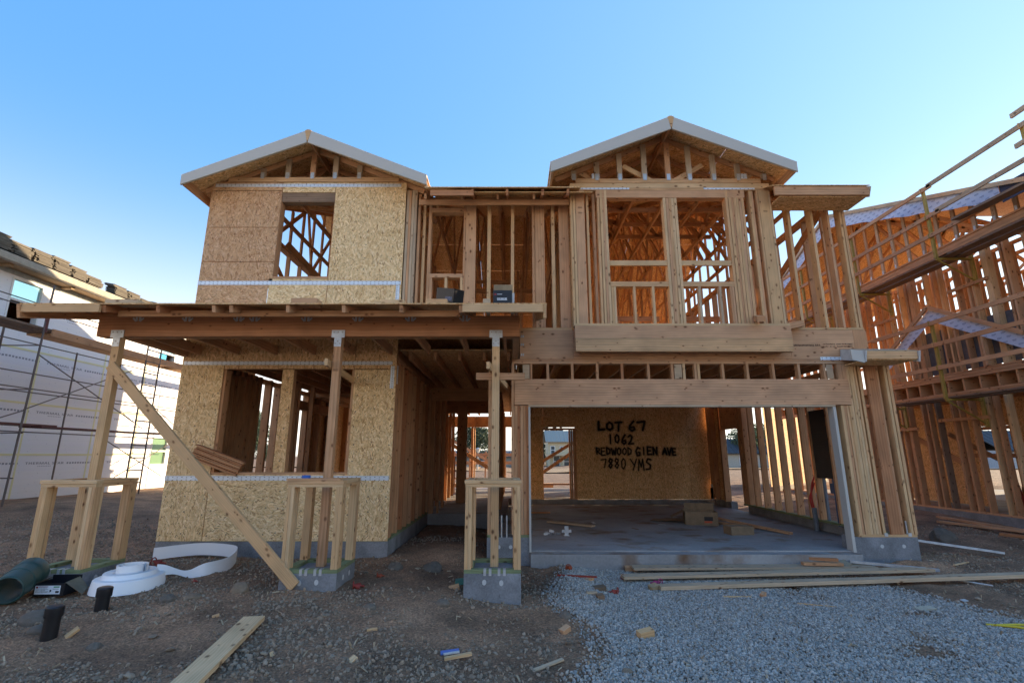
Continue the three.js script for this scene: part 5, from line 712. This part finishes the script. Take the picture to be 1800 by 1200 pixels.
// roll of white foam strip with its end looped back
{
  const t = thing('foam_roll', 'roll of white foam sill strip with its loose end looped on the dirt', 'foam roll', [-4.36, groundY(-4.36, -6.1) - .01, -6.1]);
  const foam = new THREE.MeshStandardMaterial({ color: new THREE.Color().setRGB(.90, .91, .93), roughness: .5 });
  const strip = (pts, name, hgt) => { const c = new THREE.CatmullRomCurve3(pts.map(([x, z, y]) => V(x, y ?? 0, z))), n = 140, P = [], I = []; for (let i = 0; i <= n; i++) { const p = c.getPoint(i / n), tg = c.getTangent(i / n), nx = -tg.z * .006, nz = tg.x * .006, h = typeof hgt === 'function' ? hgt(i / n) : hgt; P.push(p.x - nx, p.y, p.z - nz, p.x - nx, p.y + h, p.z - nz, p.x + nx, p.y + h, p.z + nz, p.x + nx, p.y, p.z + nz); } for (let i = 0; i < n; i++) for (let k = 0; k < 4; k++) { const a = i * 4 + k, b = i * 4 + (k + 1) % 4; I.push(a, a + 4, b, b, a + 4, b + 4); } let g = new THREE.BufferGeometry(); g.setAttribute('position', new THREE.Float32BufferAttribute(P, 3)); g.setIndex(I); g = g.toNonIndexed(); g.computeVertexNormals(); const u = []; const pp = g.attributes.position; for (let i = 0; i < pp.count; i++) u.push(pp.getX(i) + pp.getZ(i), pp.getY(i)); g.setAttribute('uv', new THREE.Float32BufferAttribute(u, 2)); return mesh(t, name, g, foam); };
  // outer wraps are conical: a slack spiral sinking outward
  const prof = [[.14, .07], [.145, .176], [.18, .186], [.186, .178], [.205, .186], [.211, .178], [.232, .184], [.240, .176], [.245, .134], [.27, .138], [.275, .130], [.302, .134], [.316, .124], [.338, 0]].map(([a, b]) => new THREE.Vector2(a, b)); const lg = new THREE.LatheGeometry(prof, 56); lg.scale(1.02, 1, 1.12); mesh(t, 'rolled_strip', lg, foam);
  const core = []; for (let i = 0; i <= 40; i++) { const a = i / 40 * 12.5, r = .07 + i / 40 * .09; core.push([Math.cos(a) * r, Math.sin(a) * r, .10]); } strip(core, 'inner_wrap', .15);
  const B = [-4.36, -6.1]; const W = [[-4.22, -6.33, .05], [-4.08, -6.42, .05], [-3.88, -6.45, .01], [-3.72, -6.48, 0], [-3.62, -6.75, .01], [-3.72, -7.15, .05], [-4.0, -7.45, .06], [-4.5, -7.58, .05], [-5.08, -7.50, .03]];
  strip(W.map(([x, z, y]) => [x - B[0], z - B[1], y + groundY(x, z) - t.position.y - .01]), 'loose_end', (q) => .16 - .10 * Math.exp(-(((q - .17) / .12) ** 2)));
}
{ // dark green pipe
  const A = V(-5.08, .06, -5.40), Bp = V(-5.29, .15, -5.9), t = thing('plastic_pipe', 'short wide dark green plastic pipe lying at the left edge', 'pipe', [-5.20, .11, -5.66]);
  const pm = worn(.05, .115, .105, .42), pr = [[.124, -.25], [.142, -.25], [.142, .10], [.155, .12], [.155, .25], [.142, .25], [.142, .12], [.124, .10], [.124, -.25]].map(([a, b]) => new THREE.Vector2(a, b)); const g = new THREE.LatheGeometry(pr, 44);
  const q = new THREE.Quaternion().setFromUnitVectors(V(0, 1, 0), Bp.clone().sub(A).normalize()); g.applyQuaternion(q); mesh(t, 'pipe', g, pm);
  const r = new THREE.TorusGeometry(.143, .006, 6, 44); r.rotateX(Math.PI / 2); r.translate(0, -.05, 0); r.applyQuaternion(q); mesh(t, 'ridge', r, pm);
}
const kraft = worn(.36, .25, .15, .85), inkBox = worn(.012, .014, .02, .4);
function labelTex(seed) { return canvasTex(512, 192, (x, W, H) => { const r = rngOf(seed); x.fillStyle = 'rgb(236,238,242)'; x.fillRect(0, 0, W, H); x.fillStyle = 'rgb(150,30,34)'; x.fillRect(16, 16, 46, 40); x.fillRect(72, 18, 190, 12); x.fillStyle = 'rgb(40,44,54)'; for (const [y, n] of [[40, 8], [64, 11], [84, 12], [104, 9], [124, 12], [146, 14]]) for (let i = 0; i < n; i++) x.fillRect(76 + i * 22 - (y > 60 ? 58 : 0), y, 8 + r() * 11, 9); x.fillStyle = 'rgb(40,140,70)'; x.fillRect(370, 18, 118, 26); x.fillStyle = 'rgb(40,44,54)'; x.fillRect(300, 92, 34, 44); x.fillRect(420, 118, 70, 48); x.fillRect(360, 70, 120, 10); }); }
{ // nail box on the ground
  const t = thing('nail_box', 'open black cardboard nail box with a white label lying beside the green pipe', 'box', [-4.94, groundY(-4.94, -5.85) + .0, -5.84]); t.rotation.y = .05;
  const w = .31, d = .23, h = .125, b = (n, x0, x1, y0, y1, z0, z1, m) => mesh(t, n, slab(V((x0 + x1) / 2, (y0 + y1) / 2, (z0 + z1) / 2), AX[0], AX[1], AX[2], x1 - x0, y1 - y0, z1 - z0), m);
  b('front', -w / 2, w / 2, 0, h, d / 2 - .006, d / 2, inkBox); b('back', -w / 2, w / 2, 0, h + .04, -d / 2, -d / 2 + .006, inkBox); b('side', -w / 2, -w / 2 + .006, 0, h, -d / 2 + .007, d / 2 - .007, inkBox); b('side', w / 2 - .006, w / 2, 0, h, -d / 2 + .007, d / 2 - .007, inkBox); b('bottom', -w / 2 + .007, w / 2 - .007, 0, .006, -d / 2 + .007, d / 2 - .007, kraft);
  const g = new THREE.PlaneGeometry(.26, .085); g.translate(-.01, .062, d / 2 + .003); mesh(t, 'label', g, new THREE.MeshStandardMaterial({ map: labelTex(3), roughness: .4 }));
  const f = (n, pts, m) => { const gg = new THREE.BufferGeometry(); const N = V(0, .006, 0), P = [...pts, ...pts.map(([x, y, z]) => [x, y + .005, z])].flat(); gg.setAttribute('position', new THREE.Float32BufferAttribute(P, 3)); gg.setIndex([0, 1, 2, 0, 2, 3, 4, 6, 5, 4, 7, 6, 0, 4, 1, 1, 4, 5, 1, 5, 2, 2, 5, 6, 2, 6, 3, 3, 6, 7, 3, 7, 0, 0, 7, 4]); const q = gg.toNonIndexed(); q.computeVertexNormals(); const c = []; for (let i = 0; i < q.attributes.position.count; i++) c.push(q.attributes.position.getX(i), q.attributes.position.getZ(i)); q.setAttribute('uv', new THREE.Float32BufferAttribute(c, 2)); mesh(t, n, q, m); };
  f('flap', [[w / 2 - .01, h, d / 2 - .02], [w / 2 + .22, .02, d / 2 + .03], [w / 2 + .12, .05, -d / 2 + .06], [w / 2 - .01, h + .02, -d / 2 + .02]], worn(.22, .19, .13, .85)); f('flap', [[-w / 2 + .01, h, d / 2 - .02], [-w / 2 - .20, .0, d / 2 - .02], [-w / 2 - .16, .02, -d / 2 + .1], [-w / 2 + .01, h + .02, -d / 2 + .02]], worn(.22, .19, .13, .85));
}
// black pipe stubs standing in the dirt
for (const [x, z, h, l] of [[-4.21, -4.98, .29, 'taller near black pipe stub standing in the dirt at the left'], [-4.40, -5.80, .25, 'farther black pipe stub standing in front of the white roll']]) { const t = thing('pipe_stub', l, 'pipe stub', onG(x, z, -.04)); t.rotation.set(.02, 0, -.05); const m = worn(.016, .016, .02, .42); mesh(t, 'pipe', (() => { const g = new THREE.CylinderGeometry(.058, .058, h, 28); g.translate(0, h / 2, 0); return g; })(), m); mesh(t, 'cap', (() => { const g = new THREE.LatheGeometry([[.0, .012], [.05, .012], [.064, .006], [.067, 0], [.067, -.075], [.06, -.077]].map(([a, b]) => new THREE.Vector2(a, b)), 28); g.translate(0, h, 0); return g; })(), m); }
// bundle of split shakes leaning in the lower left window, tape roll on the middle pedestal
{ const t = thing('board_bundle', 'bundle of reddish boards leaning out over the left window sill', 'boards', [-4.35, 1.15, -7.7]); for (let i = 0; i < 11; i++) bar(t, 'board', [-4.83 + i * .011 + rr(-.03, .03), 1.36 + i * .0195, -7.62 + rr(-.012, .012)], [-4.20 + i * .011 + rr(-.02, .02), 1.10 + i * .0195, -7.80], .20, .018, wd(i % 3 ? 'red' : 'brown')); }
{ const t = thing('tape_roll', 'blue tape roll lying on top of the middle pedestal', 'tape', [-2.49, 1.12, -6.2]); mesh(t, 'roll', (() => { const g = new THREE.LatheGeometry([[.03, 0], [.05, 0], [.05, .045], [.03, .045], [.03, 0]].map(([a, b]) => new THREE.Vector2(a, b)), 26); return g; })(), plain(.03, .13, .50, .5)); }
// things left on the porch roof
const deckY = (z) => 3.187 + (-5.70 - z) * slope;
{ const t = thing('nail_box', 'black nail carton tipped on its side on the porch roof, its open end showing', 'box', [-.80, deckY(-6.1), -6.1]); t.rotation.set(.2, -.45, -.12); const b = (n, x0, x1, y0, y1, z0, z1, m) => mesh(t, n, slab(V((x0 + x1) / 2, (y0 + y1) / 2, (z0 + z1) / 2), AX[0], AX[1], AX[2], x1 - x0, y1 - y0, z1 - z0), m); b('bottom', -.14, .12, 0, .006, -.12, .12, inkBox); b('top', -.14, .12, .194, .2, -.12, .12, inkBox); b('side', -.14, .12, .007, .193, .114, .12, inkBox); b('side', -.14, .12, .007, .193, -.12, -.114, inkBox); b('end', .114, .12, .007, .193, -.113, .113, inkBox); b('lining', -.13, -.08, .008, .19, -.112, -.108, kraft); const g = new THREE.PlaneGeometry(.10, .05); g.translate(.05, .07, .123); mesh(t, 'label', g, new THREE.MeshStandardMaterial({ map: labelTex(9), roughness: .4, color: 0x556688 })); }
{ const t = thing('nail_box', 'closed black nail carton with white print on the porch roof', 'box', [-.12, deckY(-6.1), -6.1]); box(t, 'carton', -.24, .0, deckY(-6.1) - .02, deckY(-6.1) + .16, -6.24, -6.0, inkBox); const T = canvasTex(256, 128, (x, W, H) => { x.fillStyle = 'rgb(16,18,26)'; x.fillRect(0, 0, W, H); x.fillStyle = 'rgb(150,30,40)'; x.fillRect(14, 14, 30, 22); x.fillStyle = 'rgb(225,228,235)'; x.fillRect(52, 20, 70, 7); const r = rngOf(8); for (let i = 0; i < 8; i++) x.fillRect(52 + i * 18, 78, 8 + r() * 8, 20); x.fillRect(52, 104, 140, 8); }); const g = new THREE.PlaneGeometry(.235, .115); g.translate(-.12 + .12, .07, .103); mesh(t, 'print', g, new THREE.MeshStandardMaterial({ map: T, roughness: .4 })); box(t, 'end', .002, .03, deckY(-6.1) + .0, deckY(-6.1) + .13, -6.2, -6.02, white); }
{ const t = thing('cardboard_box', 'small brown cardboard carton standing behind the black nail carton', 'box', [-.12, deckY(-6.4), -6.4]); box(t, 'carton', -.245, .01, deckY(-6.4) - .02, deckY(-6.4) + .26, -6.52, -6.29, worn(.42, .30, .17, .85)); box(t, 'flap', -.24, .0, deckY(-6.4) + .262, deckY(-6.4) + .268, -6.5, -6.31, kraft); }
for (const [x0, x1, z, h, l, k] of [[-2.74, -2.42, -5.95, .05, 'wood offcut on the porch roof before the left upper window', 'fir'], [-1.62, -1.34, -5.95, .03, 'pale flat offcut on the porch roof at the corner of the gable wall', 'pale'], [-1.06, -.80, -5.9, .035, 'pale offcut on the porch roof under the tilted carton', 'pale'], [-.36, -.27, -5.95, .04, 'grey scrap beside the closed carton on the porch roof', 'grey'], [-5.0, -4.6, -5.9, .03, 'thin pale scrap on the left end of the porch roof', 'grey'], [-1.75, -1.5, -6.1, .02, 'thin board scrap lying farther left on the porch roof corner', 'pale']]) { const t = thing('wood_offcut', l, 'wood offcut', [(x0 + x1) / 2, deckY(z), z]); box(t, 'piece', x0, x1, deckY(z) - .02, deckY(z) + h, z - .1, z + .09, wd(k)); }
// on the garage floor
{ const t = thing('cardboard_box', 'open torn cardboard box in the middle of the garage floor', 'box', [3.95, 0, -10.95]); t.rotation.y = -.2; const b = (n, x0, x1, y0, y1, z0, z1, m = kraft) => mesh(t, n, slab(V((x0 + x1) / 2, (y0 + y1) / 2, (z0 + z1) / 2), AX[0], AX[1], AX[2], x1 - x0, y1 - y0, z1 - z0), m); b('front', -.32, .32, 0, .26, .194, .2); b('back', -.32, .32, 0, .28, -.2, -.194); b('side', -.32, -.314, 0, .26, -.193, .193); b('side', .314, .32, 0, .26, -.193, .193); b('bottom', -.31, .31, 0, .006, -.19, .19); mesh(t, 'flap', slab(V(-.46, .20, 0), V(.9, .43, 0).normalize(), V(-.43, .9, 0).normalize(), AX[2], .3, .005, .36), kraft); mesh(t, 'flap', slab(V(.02, .33, -.22), AX[0], V(0, .96, -.28).normalize(), V(0, .28, .96).normalize(), .6, .14, .005), kraft); b('print', .05, .22, .09, .17, .201, .203, inkBox); b('label', .05, .2, .05, .085, .201, .203, plain(.5, .08, .03)); }
{ const t = thing('cardboard_box', 'small flat cardboard box on the garage floor right of the torn box', 'box', [4.15, 0, -9.6]); t.rotation.y = .1; mesh(t, 'carton', slab(V(0, .07, 0), AX[0], AX[1], AX[2], .43, .14, .28), kraft); mesh(t, 'lid', slab(V(0, .143, 0), AX[0], AX[1], AX[2], .435, .006, .285), worn(.40, .29, .18, .8)); }
board('board', 'long board lying on the garage floor from the torn box towards the right wall', 'board', [4.3, .10, -11.4], [5.05, .025, -9.5], .09, .04, WOOD.fir[0]); board('board', 'short board lying on the garage floor behind the torn box', 'board', [4.2, .025, -11.2], [4.75, .03, -10.2], .09, .04, WOOD.brown[0]); board('board', 'grey board lying on the garage floor at the left', 'board', [.78, .03, -11.1], [1.62, .03, -10.4], .14, .03, WOOD.grey[0]); board('board', 'red board lying at the far left of the garage floor', 'board', [.35, .02, -12.9], [.95, .02, -12.9], .09, .03, WOOD.red[0]); board('cardboard', 'flat brown cardboard piece on the garage floor left of the torn box', 'cardboard', [3.1, .01, -11.6], [3.75, .05, -11.3], .4, .006, kraft);
{ const t = thing('post_bracket', 'galvanised post bracket standing on the garage floor', 'bracket', [.98, 0, -9.42]); const b = (n, x0, x1, y0, y1, z0, z1) => mesh(t, n, slab(V((x0 + x1) / 2, (y0 + y1) / 2, (z0 + z1) / 2), AX[0], AX[1], AX[2], x1 - x0, y1 - y0, z1 - z0), galv); b('plate', -.05, .05, 0, .005, -.06, .06); b('upright', -.035, .035, .006, .16, -.004, .004); b('wing', -.085, -.036, .05, .10, -.004, .004); b('wing', .036, .085, .05, .10, -.004, .004); }
{ const t = thing('metal_clips', 'small heap of galvanised clips on the garage floor', 'clips', [.72, 0, -9.5]); for (let i = 0; i < 9; i++) mesh(t, 'clip', slab(V(rr(-.13, .13), .015 + rr(0, .05), rr(-.06, .06)), V(Math.cos(i), rr(-.3, .5), Math.sin(i)).normalize(), V(0, 1, 0), V(-Math.sin(i), 0, Math.cos(i)), rr(.06, .13), rr(.02, .05), .004), galv); }
for (const [x, z, l, m] of [[1.73, -11.1, 'white paper scrap on the garage floor at the back left', white], [3.1, -10.8, 'white paper scrap near the middle of the garage floor', white], [4.9, -10.2, 'brown chip near the right wall on the garage floor', kraft], [2.4, -10.2, 'brown paper scrap in the middle of the garage floor', kraft]]) { const t = thing('paper_scrap', l, 'paper', [x, .002, z]); t.rotation.y = x; mesh(t, 'sheet', slab(V(0, .008, 0), V(1, .08, 0).normalize(), V(-.08, 1, 0).normalize(), AX[2], .14, .004, .06), m); }
// electrical panel and conduits between the garage wall studs
{ const t = thing('electrical_panel', 'dark grey electrical panel hung between studs of the right garage wall', 'electrical panel', [6.0, 1.5, -9.6]); const m = worn(.045, .048, .055, .4, .3); box(t, 'case', 5.87, 5.985, .98, 2.25, -9.86, -9.36, m); for (let i = 0; i < 9; i++) box(t, 'louvre', 5.863, 5.869, 1.42 + i * .05, 1.435 + i * .05, -9.78, -9.46, plain(.02, .02, .024, .4)); tube(t, 'conduit', [5.93, .15, -9.75], [5.93, .98, -9.75], .03, worn(.22, .26, .33, .5)); tube(t, 'conduit', [5.92, .15, -9.40], [5.92, .98, -9.40], .05, worn(.12, .17, .30, .5)); box(t, 'fitting', 5.87, 5.96, .72, .90, -9.50, -9.40, worn(.12, .17, .30, .5)); }
{ const t = thing('conduit_stub', 'grey conduit stub with two red cables beside the right garage wall', 'conduit', [5.82, 0, -10.0]); mesh(t, 'sleeve', tubeGeo([0, 0, 0], [0, .42, 0], .045, V(0, 0, 0), 16), worn(.20, .23, .27, .6)); for (const [a, n] of [[.02, .85], [-.015, .7]]) mesh(t, 'cable', new THREE.TubeGeometry(new THREE.CatmullRomCurve3([V(a, .3, 0), V(a - .03, .6, -.02), V(a + .02, n, -.04), V(a + .12, n + .18, -.06)]), 24, .016, 8), plain(.50, .03, .02, .4)); }
{ const t = thing('conduit_stub', 'pair of red and black pipes standing in the right house opening', 'pipes', [11.2, .15, -11.3]); for (const [dx, dz, h, m] of [[0, 0, 1.15, redP], [.12, .3, .95, plain(.10, .03, .03, .5)]]) { const g = tubeGeo([dx, 0, dz], [dx - .12, h, dz - .04], .03, V(0, 0, 0), 10); mesh(t, 'pipe', g, m); } }
{ const t = thing('anchor_bolt', 'dark hold down bolt standing against the back right corner of the garage', 'bolt', [5.85, .13, -15.05]); mesh(t, 'rod', tubeGeo([0, 0, 0], [0, .45, 0], .03, V(0, 0, 0), 10), galv); mesh(t, 'bracket', slab(V(0, .2, 0), AX[1], AX[0], AX[2], .3, .09, .06), galv); }
scatter('wood_chips', 'splinters and small wood chips strewn over the yard', 'wood chips', 900, (r) => { const z = -3.8 - 5.5 * r(), x = (r() * 2 - 1) * Math.min(7.5, -z * 1.1 + .3); if (x > -5.25 && x < 6.15 && z < -7.76) return null; return [x, groundY(x, z) + .012, z, .012 + r() * .012]; }, (r) => { const v = .35 + r() * .25; return [v * 1.1, v * .85, v * .55]; }, 41, [(() => { const g = new THREE.BoxGeometry(2.4, .22, .5); return g.toNonIndexed(); })()]);

// ---------------------------------------------------------------- behind the house
function tree(label, x, z, h, w, seed, conifer, col) {
  const r = rngOf(seed), t = thing(conifer ? 'conifer_tree' : 'tree', label, 'tree', [x, -.9, z]); const bark = worn(.10, .075, .055, .95);
  const tr = [tubeGeo([0, 0, 0], [.1, h * (conifer ? .95 : .5), 0], h * .03, V(0, 0, 0), 8, h * .012)]; if (!conifer) for (let i = 0; i < 6; i++) { const a = r() * 6.3; tr.push(tubeGeo([0, h * .3, 0], [Math.cos(a) * w * .55, h * (.55 + r() * .3), Math.sin(a) * w * .55], h * .013, V(0, 0, 0), 6, h * .004)); } mesh(t, 'trunk', mergeGeometries(tr), bark);
  const P = [], N = [], I = []; const C = []; if (!conifer) for (let i = 0; i < 16; i++) { const a = r() * 6.3, q = Math.sqrt(r()); C.push([Math.cos(a) * q * w * .75, h * (.38 + r() * .5), Math.sin(a) * q * w * .75, w * (.28 + r() * .2)]); }
  const n = conifer ? 2600 : 7000; for (let i = 0; i < n; i++) {
    let p; if (conifer) { const y = Math.pow(r(), 1.3), a = r() * 6.3, rad = w * (1 - y) * (.55 + .45 * Math.sin(y * 60)) * Math.sqrt(r()); p = [Math.cos(a) * rad, h * (.1 + .9 * y) - rad * .25, Math.sin(a) * rad]; } else { const c = C[i % C.length]; let d; do d = [r() * 2 - 1, r() * 2 - 1, r() * 2 - 1]; while (Math.hypot(...d) > 1); const l = Math.hypot(...d) || 1, k = Math.pow(l, .35) / l; p = [c[0] + d[0] * c[3] * k, c[1] + d[1] * c[3] * k * .85, c[2] + d[2] * c[3] * k]; }
    const s = (conifer ? .16 : .15) * (.7 + r() * .8) * (h / 8), u = V(r() - .5, r() - .5, r() - .5).normalize(), v = V(r() - .5, r() - .5, r() - .5).cross(u).normalize(), nn = u.clone().cross(v), at = P.length / 3;
    for (const [a, b] of [[-1, 0], [0, -.45], [1, 0], [0, .45]]) { P.push(p[0] + (u.x * a + v.x * b) * s, p[1] + (u.y * a + v.y * b) * s, p[2] + (u.z * a + v.z * b) * s); N.push(nn.x, nn.y, nn.z); } I.push(at, at + 1, at + 2, at, at + 2, at + 3);
  }
  const g = new THREE.BufferGeometry(); g.setAttribute('position', new THREE.Float32BufferAttribute(P, 3)); g.setAttribute('normal', new THREE.Float32BufferAttribute(N, 3)); g.setIndex(I); mesh(t, 'crown', g, new THREE.MeshPhysicalMaterial({ color: new THREE.Color().setRGB(...col), roughness: .9, side: THREE.DoubleSide, transmission: .25, thickness: 0 }));
}
tree('dark round tree seen through the entry hall', -5.4, -74, 7.6, 3.4, 51, false, [.05, .075, .035]); tree('smaller dark tree at the left end of the hall view', -12.5, -76, 6.0, 3.2, 52, false, [.05, .075, .035]); tree('leafy tree seen through the lower left window', -38, -72, 8.5, 3.6, 53, false, [.06, .09, .04]); tree('lower bushy tree in the left window behind the studs', -33, -70, 5.0, 3.2, 54, false, [.05, .08, .035]); tree('pale green tree above the dark roof at the back right', 39.5, -84, 8.2, 4.2, 55, false, [.10, .13, .06]); tree('grey green tree behind the dark roof between the garage studs', 46, -88, 7.6, 3.6, 56, false, [.09, .12, .06]);
tree('tall conifer above the pale house seen through the garage door', 6.7, -112, 14.2, 2.0, 57, true, [.035, .055, .035]); tree('second conifer right of the tall one above the pale roof', 9.6, -114, 13.6, 1.9, 58, true, [.035, .055, .035]); tree('short conifer between the two tall ones', 8.1, -116, 11.4, 1.8, 59, true, [.035, .055, .035]); tree('small conifer at the right of the conifer group', 11.3, -116, 11.6, 1.7, 60, true, [.035, .055, .035]);
function farHouse(label, x0, x1, z, eave, ridge, mw, mr, wins, y0 = -.85) {
  const t = thing('far_house', label, 'house', [(x0 + x1) / 2, y0, z]); box(t, 'wall', x0, x1, y0, eave, z - 8, z, mw); bar(t, 'roof', [(x0 + x1) / 2, eave - .1, z + .6], [(x0 + x1) / 2, ridge, z - 4], x1 - x0 + 1, .15, mr); bar(t, 'roof', [(x0 + x1) / 2, eave - .1, z - 8.6], [(x0 + x1) / 2, ridge, z - 4], x1 - x0 + 1, .15, mr);
  for (let i = 0; i < (x1 - x0) * 1.2; i++) bar(t, 'roof_rib', [x0 + i / 1.2, eave - .02, z + .6], [x0 + i / 1.2, ridge + .08, z - 4], .12, .08, mr);
  for (const [wx, wy, w, h] of wins) { const p = part('window', t); for (const q of [[wx - w / 2, wx + w / 2, wy + h - .12, wy + h], [wx - w / 2, wx + w / 2, wy, wy + .12], [wx - w / 2, wx - w / 2 + .12, wy + .12, wy + h - .12], [wx + w / 2 - .12, wx + w / 2, wy + .12, wy + h - .12], [wx - w / 2 + .12, wx + w / 2 - .12, wy + h * .5 - .05, wy + h * .5 + .05]]) box(p, 'frame', q[0], q[1], q[2], q[3], z + .01, z + .08, vinyl); box(p, 'pane', wx - w / 2 + .12, wx + w / 2 - .12, wy + .12, wy + h - .12, z + .005, z + .03, plain(.08, .11, .13, .1, .3)); }
  return t;
}
const darkTile = worn(.075, .078, .09, .8), paleWall = worn(.85, .72, .48, .85);
farHouse('single storey house with a dark tile roof seen past the garage side door', 33.5, 60, -80, 1.75, 4.0, worn(.62, .58, .50, .85), darkTile, [[36.5, -.2, 1.5, 1.8], [41.3, -.3, 1.1, 2.0], [43.0, -.2, 1.5, 1.8], [47, -.2, 1.5, 1.8]]);
farHouse('pale two storey house with a grey roof seen through the garage back door', 7.0, 17, -98, 4.0, 6.2, paleWall, worn(.50, .47, .40, .85), [[7.9, 1.6, .9, 1.6], [9.6, 2.2, .7, .9], [8.6, -.8, 1.3, 2.1], [10.6, -.8, 1.5, 2.1]]); { const p = scene.children[scene.children.length - 1]; box(p, 'porch_roof', 6.4, 17.2, 1.35, 1.7, -97.9, -96.4, paleWall); for (const x of [6.9, 9.6, 12]) box(p, 'porch_post', x, x + .3, -.85, 1.34, -96.8, -96.5, paleWall); }
farHouse('low house with a grey roof far behind the hall', -22, 6, -104, 1.2, 2.3, worn(.45, .42, .36, .85), worn(.16, .17, .19, .85), [[-6, -.4, 1.4, 1.4], [-10, -.4, 1.4, 1.4]]);
farHouse('white house with a dark tile roof seen through the right house opening', 62, 84, -64, 2.0, 4.6, worn(.62, .63, .66, .8), darkTile, [[66, -.2, 1.4, 1.5], [72, -.2, 1.4, 1.5]]);
{ const t = thing('street_lamp', 'small street lamp on a post seen through the entry hall', 'street lamp', [-4.7, -.85, -70]); mesh(t, 'post', tubeGeo([0, 0, 0], [0, 2.6, 0], .06, V(0, 0, 0), 8), white); mesh(t, 'lantern', (() => { const g = new THREE.LatheGeometry([[.1, 2.6], [.16, 2.65], [.34, 3.1], [.4, 3.12], [.0, 3.3]].map(([a, b]) => new THREE.Vector2(a, b)), 12); return g; })(), white); }
{ // half built frame on the next lot back, seen orange through the hall
  const t = thing('timber_frame', 'low orange timber frame standing on the dirt behind the house', 'timber frame', [-2, -.1, -26]); for (const y of [.95, 1.35]) box(t, 'rail', -5.5, 1.0, y, y + .16, -26.05, -26, WOOD.fir[0]); for (let x = -5.4; x < 1; x += .8) box(t, 'post', x, x + .08, -.2, 1.6, -26.1, -26.06, wd('fir')); bar(t, 'brace', [-3.2, 2.2, -25.8], [-.4, .7, -25.9], .04, .14, WOOD.fir[1]); box(t, 'rail', -5.5, .2, .25, .33, -25.4, -25.3, WOOD.pale[0]);
}
{ const t = thing('lumber_stack', 'stack of pale lumber lying on the dirt behind the entry hall', 'lumber', [-1.2, .0, -23]); for (let k = 0; k < 3; k++) for (let i = 0; i < 4; i++) box(t, 'board', -3.0 + k * .05, 1.8 + k * .03, -.08 + k * .09, -.08 + k * .09 + .08, -23.4 + i * .15, -23.4 + i * .15 + .14, wd('pale')); }

{ // finished houses across the street behind the camera: sunlit, they light the shaded front
  ['pale stucco house straight across the street behind the camera', 'pale stucco house across the street towards the left', 'pale stucco house across the street towards the right'].forEach((l, i) => {
    const x = [0, -17, 17][i], h = thing('stucco_house', l, 'house', [x, 0, 34]), st = worn(.66, .56, .42, .9), rf = worn(.16, .11, .09, .85);
    box(h, 'wall', x - 6.5, x + 6.5, -.6, 5.6, 28, 42, st); bar(h, 'roof', [x, 5.5, 27.3], [x, 8.4, 35], 14, .12, rf); bar(h, 'roof', [x, 5.5, 42.7], [x, 8.4, 35], 14, .12, rf);
    box(h, 'garage_door', x - 1, x + 4, -.2, 2.2, 27.94, 27.98, white); for (const dx of [-4.5, -1, 2.5]) box(h, 'window', x + dx, x + dx + 1.4, 3.6, 4.9, 27.93, 27.97, glassTint);
  });
}
renderer.render(scene, camera);
